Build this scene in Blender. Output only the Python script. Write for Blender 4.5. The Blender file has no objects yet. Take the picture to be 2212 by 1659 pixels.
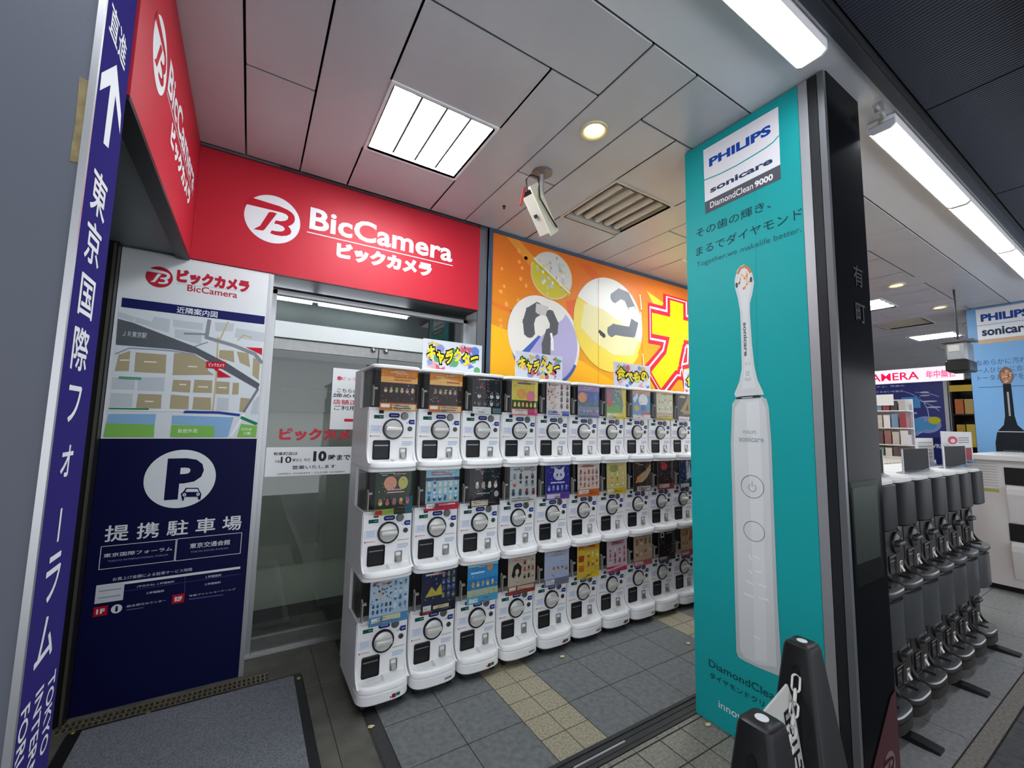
import bpy, bmesh, math, random
from mathutils import Vector, Matrix
from mathutils.geometry import tessellate_polygon
random.seed(7)
SC = bpy.context.scene
COL = SC.collection
# ------------------------------------------------------------------ camera, world, exposure
FOC, YAW, PIT, ROL, CAMH = 911.70013, math.radians(31.71841), math.radians(5.58027), math.radians(1.184543), 1.35
_f = Vector((math.sin(YAW)*math.cos(PIT), math.cos(YAW)*math.cos(PIT), math.sin(PIT)))
_r0 = Vector((math.cos(YAW), -math.sin(YAW), 0)); _u0 = _r0.cross(_f)
_r = _r0*math.cos(ROL) + _u0*math.sin(ROL); _u = -_r0*math.sin(ROL) + _u0*math.cos(ROL)
cam = bpy.data.cameras.new('camera'); cam.sensor_fit = 'HORIZONTAL'; cam.sensor_width = 36.0
cam.lens = FOC/2212*36.0; cam.clip_start = 0.02; cam.clip_end = 200
co = bpy.data.objects.new('camera', cam); COL.objects.link(co)
_m = Matrix((( _r.x, _u.x, -_f.x, 0), (_r.y, _u.y, -_f.y, 0), (_r.z, _u.z, -_f.z, CAMH), (0, 0, 0, 1)))
co.matrix_world = _m
SC.camera = co
w = bpy.data.worlds.new('night_street'); SC.world = w; w.use_nodes = True
w.node_tree.nodes['Background'].inputs[0].default_value = (0.72, 0.745, 0.80, 1)
w.node_tree.nodes['Background'].inputs[1].default_value = 1.15
SC.view_settings.view_transform = 'Standard'; SC.view_settings.look = 'None'
SC.view_settings.gamma = 1; SC.view_settings.use_curve_mapping = False
SC.view_settings.exposure = 1.08
TUBE, PANEL, WARM, LEDS = 10.0, 25.0, 9.0, 0.42      # strengths of the lamps seen in the place

def at(u, v, x=None, y=None, z=None):
    """point of a surface x=, y= or z= that the photograph shows at pixel (u, v)"""
    d = _r*((u-1106)/FOC) - _u*((v-829.5)/FOC) + _f
    t = x/d.x if x is not None else y/d.y if y is not None else (z-CAMH)/d.z
    return Vector((d.x*t, d.y*t, CAMH+d.z*t))

# ------------------------------------------------------------------ materials
def lin(h):
    if not isinstance(h, str): return (h[0], h[1], h[2], 1)
    h = h.lstrip('#'); o = []
    for i in (0, 2, 4):
        c = int(h[i:i+2], 16)/255
        o.append(c/12.92 if c <= .04045 else ((c+.055)/1.055)**2.4)
    return (o[0], o[1], o[2], 1)
MATS = {}
def mat(name, col, rough=.5, metal=0., noise=None, bump=None, emit=0., spec=.5, coat=0.):
    if name in MATS: return MATS[name]
    m = bpy.data.materials.new(name); m.use_nodes = True; nt = m.node_tree
    b = nt.nodes['Principled BSDF']; c = lin(col)
    b.inputs['Base Color'].default_value = c; b.inputs['Roughness'].default_value = rough
    b.inputs['Metallic'].default_value = metal; b.inputs['Specular IOR Level'].default_value = spec
    b.inputs['Coat Weight'].default_value = coat
    if emit:
        b.inputs['Emission Color'].default_value = c; b.inputs['Emission Strength'].default_value = emit
    if noise:
        tc = nt.nodes.new('ShaderNodeTexCoord'); n = nt.nodes.new('ShaderNodeTexNoise')
        n.inputs['Scale'].default_value = noise[0]; n.inputs['Detail'].default_value = 6
        r = nt.nodes.new('ShaderNodeValToRGB'); k = noise[1]
        r.color_ramp.elements[0].position = .3; r.color_ramp.elements[1].position = .7
        r.color_ramp.elements[0].color = (c[0]*(1-k), c[1]*(1-k), c[2]*(1-k), 1)
        r.color_ramp.elements[1].color = (min(1, c[0]*(1+k)), min(1, c[1]*(1+k)), min(1, c[2]*(1+k)), 1)
        nt.links.new(tc.outputs['Object'], n.inputs['Vector']); nt.links.new(n.outputs['Fac'], r.inputs['Fac'])
        nt.links.new(r.outputs['Color'], b.inputs['Base Color'])
    if bump:
        tc = nt.nodes.new('ShaderNodeTexCoord'); bp = nt.nodes.new('ShaderNodeBump')
        if bump[0] == 'wave':
            n = nt.nodes.new('ShaderNodeTexWave'); n.inputs['Scale'].default_value = bump[1]; n.bands_direction = bump[3]; out = n.outputs['Fac']
        else:
            n = nt.nodes.new('ShaderNodeTexNoise'); n.inputs['Scale'].default_value = bump[1]; n.inputs['Detail'].default_value = 4; out = n.outputs['Fac']
        bp.inputs['Strength'].default_value = bump[2]; bp.inputs['Distance'].default_value = .004
        nt.links.new(tc.outputs['Object'], n.inputs['Vector']); nt.links.new(out, bp.inputs['Height'])
        nt.links.new(bp.outputs['Normal'], b.inputs['Normal'])
    MATS[name] = m; return m
def ink(name, rough=.4, emit=0.):
    """printed surface: the inks are stored per face"""
    if name in MATS: return MATS[name]
    m = bpy.data.materials.new(name); m.use_nodes = True; nt = m.node_tree; b = nt.nodes['Principled BSDF']
    a = nt.nodes.new('ShaderNodeAttribute'); a.attribute_name = 'ink'
    nt.links.new(a.outputs['Color'], b.inputs['Base Color']); b.inputs['Roughness'].default_value = rough; b.inputs['Specular IOR Level'].default_value = .15
    if emit:
        nt.links.new(a.outputs['Color'], b.inputs['Emission Color']); b.inputs['Emission Strength'].default_value = emit
    MATS[name] = m; return m
def glass(name, tint=(.9, .92, .92), gloss=.08, rough=.02, edge=.75):
    if name in MATS: return MATS[name]
    m = bpy.data.materials.new(name); m.use_nodes = True; nt = m.node_tree
    for n in list(nt.nodes):
        if n.type != 'OUTPUT_MATERIAL': nt.nodes.remove(n)
    t = nt.nodes.new('ShaderNodeBsdfTransparent'); t.inputs[0].default_value = (*tint, 1)
    g = nt.nodes.new('ShaderNodeBsdfGlossy'); g.inputs['Roughness'].default_value = rough
    lw = nt.nodes.new('ShaderNodeLayerWeight'); lw.inputs[0].default_value = .25
    mr = nt.nodes.new('ShaderNodeMapRange'); mr.inputs[3].default_value = gloss; mr.inputs[4].default_value = edge
    mx = nt.nodes.new('ShaderNodeMixShader')
    nt.links.new(lw.outputs['Facing'], mr.inputs[0]); nt.links.new(mr.outputs[0], mx.inputs[0])
    nt.links.new(t.outputs[0], mx.inputs[1]); nt.links.new(g.outputs[0], mx.inputs[2])
    nt.links.new(mx.outputs[0], nt.nodes['Material Output'].inputs['Surface'])
    MATS[name] = m; return m
PAPER = ink('printed_paper', .55); GLOSSPRINT = ink('printed_vinyl', .35)
WHITEP = mat('white_plastic', (.90, .90, .895), .30, noise=(3, .02))
STEEL = mat('brushed_steel', '#9a9a98', .28, .9, noise=(30, .08)); ALU = mat('aluminium', '#b8babc', .38, .75)
CHROME = mat('polished_chrome', '#d8d8d6', .16, 1.)
BLACKP = mat('black_plastic', (.010, .010, .011), .38, spec=.3); DARKM = mat('dark_metal', (.03, .032, .036), .4, .4)
CLEAR = glass('clear_plastic', (.98, .985, .985), .012, .05, .3); PANE = glass('door_glass', (.80, .84, .82), .06, .01, .6)

# ------------------------------------------------------------------ mesh building
BASE = {}
def link(o, parent=None):
    COL.objects.link(o)
    if parent is not None:
        o.parent = parent
        if parent.name in BASE: o.matrix_parent_inverse = Matrix.Translation(-BASE[parent.name])   # part modelled where it stands
    return o
def tag(o, label=None, cat=None, group=None, kind=None):
    if label: o['label'] = label
    if cat: o['category'] = cat
    if group: o['group'] = group
    if kind: o['kind'] = kind
    return o
def thing(name, label, cat, loc=(0, 0, 0), group=None, world=False):
    o = bpy.data.objects.new(name, None); o.empty_display_size = .05
    o.location = loc; link(o)
    if world: BASE[o.name] = Vector(loc)
    return tag(o, label, cat, group)
def inset(poly, c):
    n = len(poly); A = sum(poly[i][0]*poly[(i+1) % n][1]-poly[(i+1) % n][0]*poly[i][1] for i in range(n))
    s = 1 if A > 0 else -1; out = []
    for i in range(n):
        p0, p1, p2 = Vector(poly[i-1]), Vector(poly[i]), Vector(poly[(i+1) % n])
        a, b = (p1-p0), (p2-p1)
        if a.length < 1e-9 or b.length < 1e-9: out.append(tuple(p1)); continue
        a.normalize(); b.normalize()
        na, nb = Vector((-a.y, a.x))*s, Vector((-b.y, b.x))*s; t = na+nb
        k = c/max(.35, 1+na.dot(nb)); out.append((p1.x+t.x*k, p1.y+t.y*k))
    return out
def circ(cx, cy, rx, ry=None, n=32, a0=0, a1=2*math.pi):
    ry = rx if ry is None else ry; full = abs(a1-a0-2*math.pi) < 1e-6
    return [(cx+rx*math.cos(a0+(a1-a0)*i/(n if full else n-1)), cy+ry*math.sin(a0+(a1-a0)*i/(n if full else n-1))) for i in range(n)]
def rrect(x0, y0, x1, y1, r, n=5):
    o = []
    for cx, cy, a in ((x1-r, y0+r, -90), (x1-r, y1-r, 0), (x0+r, y1-r, 90), (x0+r, y0+r, 180)):
        for i in range(n): t = math.radians(a+90*i/(n-1)); o.append((cx+r*math.cos(t), cy+r*math.sin(t)))
    return o
class B:
    def __init__(s): s.v = []; s.f = []; s.mi = []
    def add(s, vs, fs, m=0):
        k = len(s.v); s.v += [tuple(p) for p in vs]; s.f += [tuple(i+k for i in f) for f in fs]; s.mi += [m]*len(fs); return s
    def box(s, x0, x1, y0, y1, z0, z1, m=0):
        return s.add([(x0, y0, z0), (x1, y0, z0), (x1, y1, z0), (x0, y1, z0), (x0, y0, z1), (x1, y0, z1), (x1, y1, z1), (x0, y1, z1)],
                     [(0, 3, 2, 1), (4, 5, 6, 7), (0, 1, 5, 4), (1, 2, 6, 5), (2, 3, 7, 6), (3, 0, 4, 7)], m)
    def prism(s, poly, h0, h1, ch=0., axis='z', m=0):
        fn = {'z': lambda a, b, h: (a, b, h), 'y': lambda a, b, h: (a, h, b), 'x': lambda a, b, h: (h, a, b)}[axis]
        if ch: sg = 1 if h1 > h0 else -1; rings = [(inset(poly, ch), h0), (poly, h0+ch*sg), (poly, h1-ch*sg), (inset(poly, ch), h1)]
        else: rings = [(poly, h0), (poly, h1)]
        return s.loft([[fn(a, b, h) for a, b in p] for p, h in rings], m)
    def loft(s, rings, m=0, cap=True, closed=True):
        n = len(rings[0]); vs = [p for r in rings for p in r]; fs = []
        for k in range(len(rings)-1):
            for i in range(n if closed else n-1):
                j = (i+1) % n; fs.append((k*n+i, k*n+j, (k+1)*n+j, (k+1)*n+i))
        if cap: fs += [tuple(range(n-1, -1, -1)), tuple(range((len(rings)-1)*n, len(rings)*n))]
        return s.add(vs, fs, m)
    def lathe(s, c, prof, axis='z', n=32, m=0):
        fn = {'z': lambda a, b, h: (c[0]+a, c[1]+b, c[2]+h), 'y': lambda a, b, h: (c[0]+a, c[1]+h, c[2]+b), 'x': lambda a, b, h: (c[0]+h, c[1]+a, c[2]+b)}[axis]
        return s.loft([[fn(a, b, h) for a, b in circ(0, 0, max(r, 1e-5), n=n)] for r, h in prof], m)
    def tube(s, pts, r, n=8, closed=False, m=0):
        pts = [Vector(p) for p in pts]; rings = []; N = len(pts); up = Vector((0, 0, 1))
        for i, p in enumerate(pts):
            a = pts[(i-1) % N] if closed or i > 0 else p; b = pts[(i+1) % N] if closed or i < N-1 else p
            d = (b-a).normalized(); q = up if abs(d.dot(up)) < .95 else Vector((1, 0, 0))
            e = d.cross(q).normalized(); g = d.cross(e).normalized()
            rr = r[i] if isinstance(r, (list, tuple)) else r
            rings.append([p+e*math.cos(2*math.pi*k/n)*rr+g*math.sin(2*math.pi*k/n)*rr for k in range(n)])
        if closed: rings.append(rings[0])
        return s.loft(rings, m, cap=not closed)
    def slab(s, pts, nrm, t, m=0):
        """flat polygon given by its 3-D outline, thickened by t along nrm"""
        n = Vector(nrm).normalized()*t; return s.loft([[Vector(p)+n for p in pts], [Vector(p) for p in pts]], m)
    def build(s, name, m, parent=None, smooth=40, loc=None):
        me = bpy.data.meshes.new(name); me.from_pydata(s.v, [], s.f); bm = bmesh.new(); bm.from_mesh(me)
        bmesh.ops.recalc_face_normals(bm, faces=bm.faces[:]); bm.to_mesh(me); bm.free()
        for q in (m if isinstance(m, (list, tuple)) else [m]): me.materials.append(q)
        if len(set(s.mi)) > 1:
            for p, i in zip(me.polygons, s.mi): p.material_index = i
        if smooth:
            for p in me.polygons: p.use_smooth = True
            me.set_sharp_from_angle(angle=math.radians(smooth))
        o = bpy.data.objects.new(name, me); link(o, parent)
        if loc is not None: o.location = loc
        return o
def struct(name, b, m, parent=None, smooth=40, label=None):
    o = b.build(name, m, parent, smooth)
    if parent is None: o['kind'] = 'structure'
    if label: o['label'] = label
    return o
_TX = {}
def text_mesh(s, bold=0., sp=1.):
    k = (s, bold, sp)
    if k not in _TX:
        c = bpy.data.curves.new('t', 'FONT'); c.body = s; c.offset = bold; c.resolution_u = 3; c.space_character = sp
        o = bpy.data.objects.new('t', c); me = bpy.data.meshes.new_from_object(o)
        vs = [(v.co.x, v.co.y) for v in me.vertices]; fs = [tuple(p.vertices) for p in me.polygons]
        bpy.data.objects.remove(o); bpy.data.curves.remove(c); bpy.data.meshes.remove(me)
        _TX[k] = (vs, fs)
    return _TX[k]
LAY = .0004
class P:
    """flat print on a plane: o = origin, U = right, V = up, seen from U x V"""
    def __init__(s, o, U, V): s.o = Vector(o); s.U = Vector(U); s.V = Vector(V); s.N = s.U.cross(s.V); s.vs = []; s.fs = []; s.c = []; s.j = 0
    @classmethod
    def onY(c, y): q = c((0, y, 0), (1, 0, 0), (0, 0, 1)); q.kw = {'y': y}; return q          # faces -Y
    @classmethod
    def onX(c, x, face): q = c((x, 0, 0), (0, face, 0), (0, 0, 1)); q.kw = {'x': x}; return q  # face=+1: seen from +X, -1: from -X
    def px(s, u, v): q = at(u, v, **s.kw)-s.o; return (q.dot(s.U), q.dot(s.V))
    def add(s, pts, faces, col, l):
        k = len(s.vs); s.j = (s.j+1) % 9; off = s.N*(LAY*(l+.09*s.j))
        s.vs += [s.o+s.U*a+s.V*b+off for a, b in pts]; s.fs += [tuple(i+k for i in f) for f in faces]; s.c += [lin(col)]*len(faces)
    def poly(s, pts, col, l=1):
        s.add(pts, tessellate_polygon([[Vector((a, b, 0)) for a, b in pts]]), col, l)
    def pp(s, pix, col, l=1): s.poly([s.px(*q) for q in pix], col, l)
    def rect(s, x0, y0, x1, y1, col, l=1): s.add([(x0, y0), (x1, y0), (x1, y1), (x0, y1)], [(0, 1, 2, 3)], col, l)
    def ell(s, cx, cy, rx, ry, col, l=1, n=28, a0=0, a1=2*math.pi): s.add(circ(cx, cy, rx, ry, n, a0, a1), [tuple(range(n))], col, l)
    def ring(s, cx, cy, r, wd, col, l=1, n=32, ry=None):
        ry = r if ry is None else ry; a = circ(cx, cy, r, ry, n); b = circ(cx, cy, r-wd, ry-wd, n)
        s.add(a+b, [(i, (i+1) % n, n+(i+1) % n, n+i) for i in range(n)], col, l)
    def line(s, pts, wd, col, l=1):
        for (a, b), (c, d) in zip(pts, pts[1:]):
            t = Vector((c-a, d-b))
            if t.length < 1e-9: continue
            t.normalize(); e = t*wd*.25; n = Vector((-t.y, t.x))*wd*.5
            s.add([(a-e.x-n.x, b-e.y-n.y), (c+e.x-n.x, d+e.y-n.y), (c+e.x+n.x, d+e.y+n.y), (a-e.x+n.x, b-e.y+n.y)], [(0, 1, 2, 3)], col, l)
    def box(s, x0, y0, x1, y1, wd, col, l=1): s.line([(x0, y0), (x1, y0), (x1, y1), (x0, y1), (x0, y0)], wd, col, l)
    def text(s, t, x0, y0, x1, y1, col, l=2, bold=0., sp=1., rot=0, fn=None, dup=0.):
        if dup:      # heavier face: the strokes are printed again slightly shifted
            e = dup*abs(y1-y0)
            for dx, dy in ((-e, 0), (e, 0), (0, e), (0, -e)): s.text(t, x0+dx, y0+dy, x1+dx, y1+dy, col, l, bold, sp, rot)
        vs, fs = text_mesh(t, bold, sp)
        if not vs: return
        ax, bx = min(p[0] for p in vs), max(p[0] for p in vs); ay, by = min(p[1] for p in vs), max(p[1] for p in vs)
        w_, h_ = max(bx-ax, 1e-6), max(by-ay, 1e-6); q = []
        for x, y in vs:
            a, b = (x-ax)/w_, (y-ay)/h_
            if rot: a, b = b, 1-a           # reads downwards
            q.append((x0+a*(x1-x0), y0+b*(y1-y0)))
        if fn: q = [fn(*p) for p in q]
        s.add(q, fs, col, l)
    def ptext(s, t, bl, tr, col, l=2, bold=0., sp=1., dup=0., top=None):
        a, b = s.px(*bl); c, d = s.px(*tr)
        if top: d = s.px(*top)[1]
        s.text(t, a, b, c, d, col, l, bold, sp, dup=dup)
    def build(s, name, parent=None, m=None):
        me = bpy.data.meshes.new(name); me.from_pydata(s.vs, [], s.fs)
        a = me.color_attributes.new('ink', 'FLOAT_COLOR', 'CORNER'); i = 0; flat = []
        for p, c in zip(me.polygons, s.c): flat += list(c)*p.loop_total
        a.data.foreach_set('color', flat)
        for p in me.polygons:
            if p.normal.dot(s.N) < 0: p.flip()
        me.materials.append(m or PAPER); return link(bpy.data.objects.new(name, me), parent)
# ------------------------------------------------------------------ setting
CZ = 2.84
# floor: grout bed and the paving of every zone as low relief in one object
STONE = mat('dark_stone_paving', '#5f6161', .62, noise=(38, .25)); CONC = mat('worn_concrete', '#4c4943', .7, noise=(9, .30), bump=('n', 60, .25))
BEIGE = mat('speckled_beige_tile', '#8c846f', .7, noise=(95, .38)); GREYT = mat('speckled_grey_tile', '#78736a', .7, noise=(80, .34))
SLAB = mat('light_paving_slab', '#7c7d7c', .7, noise=(50, .2)); INSIDE = mat('cream_shop_floor', '#918a7a', .5, noise=(20, .1)); GROUT = mat('dark_grout', '#2e2b28', .9, noise=(30, .3))
ROAD = mat('dark_road_paving', '#4a4b4c', .8, noise=(30, .3))
fl = B(); fl.box(-4, 15, -3, 5, -.12, -.004, 0)
def tiles(xs, ys, m, gap=.004, top=0.):
    for x0, x1 in zip(xs, xs[1:]):
        for y0, y1 in zip(ys, ys[1:]): fl.box(x0+gap/2, x1-gap/2, y0+gap/2, y1-gap/2, -.01, top, m)
tiles([-4, -1.6, .405, .545], [-3, .2, 1.3, 2.47, 3.4], 2, .003)
ys = [1.447+.277*i for i in range(6)]; bx = [1.447+.135*i for i in range(11)]
tiles([.602, .883, 1.162], ys, 1); tiles([1.162, 1.296, 1.428], bx, 3)
tiles([1.428, 1.708, 1.988, 2.27, 2.55], ys, 1); tiles([2.55, 2.68, 2.815], bx, 3); tiles([2.815, 3.095, 3.375, 3.655, 3.94], ys, 1)
tiles([.602+.1445*i for i in range(-1, 12)], [.62+.1415*i for i in range(6)], 4, .006)
tiles([.602-.1445*0+.1445*i for i in range(0, 12)], [1.33, 1.352], 4, .003)
tiles([2.2, 2.26, 2.82, 3.38, 3.94, 4.5, 5.06, 5.7, 7], [.622, 1.05, 1.347], 5, .005); tiles([3.94, 6, 9, 12, 15], [1.35, 3.2, 4.98], 6, .003)
tiles([4.0, 6, 9, 12, 15], [1.352, 1.45], 6, .002)
tiles([-4+.9*i for i in range(21)], [-3, -2.1, -1.2, -.3, .2, .553], 7, .008)
tiles([1.9, 4, 6, 8, 15], [.556, .62], 4, .004)
struct('floor', fl, [GROUT, STONE, CONC, BEIGE, GREYT, SLAB, INSIDE, ROAD], smooth=0)
RUB = mat('black_rubber_track', '#262626', .5, noise=(40, .3))
b = B(); b.box(.548, .598, -1, 2.72, -.002, .004, 0); b.box(.540, .548, -1, 2.72, -.002, .002, 0); struct('trim_1', b, RUB, smooth=0)
b = B(); b.box(.60, 2.6, 1.352, 1.447, -.003, .001, 0)
for y0, y1, h in ((1.352, 1.366, .004), (1.374, 1.388, .003), (1.405, 1.412, .004), (1.43, 1.447, .006)): b.box(.60, 2.6, y0, y1, 0, h, 0)
b.box(1.19, 1.475, 1.393, 1.402, 0, .0035, 1); struct('trim_2', b, [RUB, ALU], smooth=0)

# ceiling: metal tiles with open joints round the lamp and vent openings
CEIL = mat('ceiling_metal_panel', (.50, .515, .54), .38, .12, noise=(2.2, .05)); JOINT = mat('ceiling_joint', '#14161a', .8); BANDC = mat('ceiling_edge_panel', (.66, .68, .71), .42, .1, noise=(1.5, .04))
ce = B(); PER = 1.361; J = .009
XS = [-.118+PER*k for k in range(-1, 12)]
def ctile(x0, x1, y0, y1, m=1):
    if x1-x0 > .02 and y1-y0 > .02: ce.prism(rrect(x0+J/2, y0+J/2, x1-J/2, y1-J/2, .004, 2), CZ, CZ+.012, .002, 'z', m)
OPEN = []
for x in XS:
    k = round((x+.118)/PER); bk = x+.274
    for y0, y1 in ((1.004, 2.0), (2.0, 2.72), (2.72, 4.98)):
        if k < 0 and y0 < 1.0: pass
        if not (y0 > 2.6 and x < 4.8): ctile(x, bk, y0, y1)
    cx = bk+1.087/2; ox0, ox1, oy0, oy1 = cx-.276, cx+.276, 1.738, 2.286
    OPEN.append((k, cx))
    ctile(bk, x+PER, 1.004, 1.317)
    for r in ((bk, ox0-.0+J/2, 1.317, 2.72), (ox1-J/2, x+PER, 1.317, 2.72), (ox0-J/2, ox1+J/2, 1.317, oy0+J/2), (ox0-J/2, ox1+J/2, oy1-J/2, 2.72)):
        ce.box(r[0] if r[0] != bk else r[0]+J/2, r[1]-(J/2 if r[1] == x+PER else 0), r[2]+(J/2 if r[2] == 1.317 else 0), r[3]-(J/2 if r[3] == 2.72 else 0), CZ, CZ+.012, 1)
    if k in (-1, 11): ctile(ox0, ox1, oy0, oy1)
    if x > 4.4:
        ctile(bk, x+PER, 2.72, 3.4); ctile(bk, x+PER, 3.4, 4.98)
ce.box(-4, 15, .617, 1.004-J/2, CZ, CZ+.012, 2)
ce.box(-4, 15, .617, 5, CZ+.12, CZ+.16, 0)
struct('ceiling', ce, [JOINT, CEIL, BANDC], smooth=0)
b = B(); b.box(-4, 15, .578, .617, CZ-.012, CZ+.16, 0); b.box(-4, 15, .570, .578, CZ-.004, CZ+.16, 1); struct('trim_3', b, [mat('beam_grey', '#3d4048', .45, .4), DARKM], smooth=0)
OUTC = mat('canopy_corrugated_metal', '#343847', .5, .35, bump=('wave', 18, .6, 'X')); oc = B()
xo = [-4, -1.0, 1.0, 2.62, 3.92, 5.3, 6.7, 9, 12, 15]
for x0, x1 in zip(xo, xo[1:]):
    for y0, y1 in ((-3, -1.4), (-1.4, .18), (.18, .568)): oc.box(x0+.006, x1-.006, y0+.004, y1-.004, CZ+.03, CZ+.04, 1)
oc.box(-4, 15, -3, .57, CZ+.05, CZ+.16, 0); struct('ceiling_canopy', oc, [JOINT, OUTC], smooth=0)

# left pillar, side wall, back walls
PAINT = mat('grey_pillar_paint', '#565b66', .6, noise=(1.6, .05), bump=('n', 90, .08)); DARKW = mat('dark_wall_metal', '#24272b', .45, .3, noise=(4, .1)); WALLW = mat('white_wall_panel', '#b9bcc0', .5, noise=(5, .04))
b = B(); b.prism([(-2.2, 1.2), (-.335, 1.2), (-.335, 1.415), (-2.2, 1.415)], 0, CZ+.1, .003); b.box(-.341, -.329, 1.1935, 1.2035, 0, CZ+.02, 1); struct('wall_left', b, [PAINT, ALU], smooth=0)
b = B(); b.box(-.72, -.66, 1.415, 3.0, 0, CZ+.1); b.box(-.66, -.596, 2.70, 2.80, 0, 2.2, 1); b.box(-.612, -.602, 2.69, 2.70, 0, 2.19, 2); struct('wall_side', b, [DARKW, BLACKP, mat('worn_steel', '#6a665c', .4, .7)], smooth=0)
struct('wall_back', B().box(-.72, .052, 2.766, 2.86, 0, CZ+.1), WALLW, smooth=0); struct('wall_right', B().box(1.405, 5.2, 2.78, 2.9, 0, CZ+.1), WALLW, smooth=0); struct('wall_lintel', B().box(.053, 1.40, 2.80, 3.1, 2.26, CZ+.1), WALLW, smooth=0)
b = B(); b.box(.052, .066, 2.75, 2.945, 0, 2.19, 0); b.box(1.386, 1.404, 2.76, 2.945, 0, 2.19, 0); b.box(1.386, 1.452, 2.745, 2.765, 0, 2.835, 1); struct('trim_4', b, [ALU, mat('glossy_grey_jamb', '#8a8b90', .15, .6)], smooth=0)
b = B(); b.box(.03, 1.45, 2.78, 3.02, 2.197, 2.215); b.box(-.66, -.38, 1.415, 2.76, 2.20, 2.215, 1); struct('trim_5', b, [mat('door_soffit', '#3f4243', .45, .3), mat('sign_soffit', '#71787a', .4, .2)], smooth=0)
b = B(); b.box(-.8, 2.0, 3.62, 3.7, 0, 2.6); struct('wall_interior', b, mat('interior_shutter_grey', '#b3b4a6', .5, noise=(2, .05)), smooth=0)
b = B(); b.box(5.2, 5.3, 2.78, 5.0, 0, CZ+.1); b.box(5.2, 15, 4.98, 5.1, 0, CZ+.1); b.box(14.9, 15, .6, 5, 0, CZ+.1); struct('wall_shop', b, mat('shop_wall', '#8c8a92', .6, noise=(2, .1)), smooth=0)
SH = mat('shutter_band', '#92938a', .5, noise=(3, .05)); b = B()
for z0, z1, y in ((1.42, 1.58, 3.6), (1.60, 1.80, 3.605), (.30, .95, 3.605)): b.box(-.6, 1.9, y, 3.62, z0, z1)
struct('trim_6', b, SH, smooth=0); struct('trim_9', B().box(-.6, 1.9, 3.40, 3.58, 1.80, 2.6), mat('shutter_box', '#4a4e4a', .5), smooth=0)

# ------------------------------------------------------------------ sliding glass door
d = struct('door_1', B().box(.066, .095, 2.93, 2.975, 0, 2.155).box(1.360, 1.386, 2.93, 2.975, 0, 2.155).box(.066, 1.386, 2.93, 2.975, 2.128, 2.155), ALU, smooth=0, label='automatic sliding glass door with steel rails under the red shop sign')
struct('header', B().box(.095, 1.36, 2.925, 2.98, 1.862, 1.962), mat('white_header', '#c9cdcc', .4), d, 0, 'white door header')
struct('transom_glass', B().box(.095, 1.36, 2.952, 2.958, 1.962, 2.128), PANE, d, 0)
for x0, x1 in ((.095, .726), (.730, 1.36)):
    lf = struct('door_leaf', B().box(x0+.002, x1-.002, 2.948, 2.956, .09, 1.79), PANE, d, 0)
    struct('top_rail', B().prism([(2.938, 1.788), (2.966, 1.788), (2.966, 1.853), (2.938, 1.853)], x0, x1, .002, 'x'), STEEL, lf, 20)
    struct('bottom_rail', B().prism([(2.936, .012), (2.968, .012), (2.968, .098), (2.936, .098)], x0, x1, .002, 'x'), STEEL, lf, 20)
    struct('pivot_cap', B().lathe((.690 if x0 < .5 else .776, 2.938, 1.842), [(.016, 0), (.019, -.004), (.017, -.014), (.009, -.022), (0, -.024)], 'y', 20), CHROME, lf, 60)
struct('threshold', B().box(.066, 1.386, 2.90, 3.02, 0, .012), STEEL, d, 0)
b = B(); b.box(-.5, 1.8, 3.03, 3.19, 0, .004, 0)
for i in range(46):
    for j in range(3): b.lathe((-.47+i*.05, 3.06+j*.05, .004), [(.014, 0), (.010, .004), (0, .0045)], 'z', 8, 0)
struct('trim_7', b, mat('yellow_tactile_strip', '#a9842e', .6, noise=(12, .15)), smooth=0)
t = thing('ceiling_light', 'slim fluorescent batten glowing inside behind the glass door', 'ceiling light', (.55, 3.21, 2.2), None, True)
B().prism([(3.17, 2.19), (3.25, 2.19), (3.24, 2.225), (3.18, 2.225)], -.15, 1.03, .003, 'x').build('housing', WHITEP, t)
for x0, x1 in ((-.14, .32), (.36, 1.0)): B().lathe((x0, 3.21, 2.178), [(.012, 0), (.014, .004), (.014, x1-x0-.004), (.012, x1-x0)], 'x', 14).build('tube', mat('tube_glow', '#eef4ff', emit=12.), t)
b = B(); b.box(.4, .7, 3.17, 3.25, 2.225, 2.6); bb = b.build('mounting_post', DARKM, t)
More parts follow.
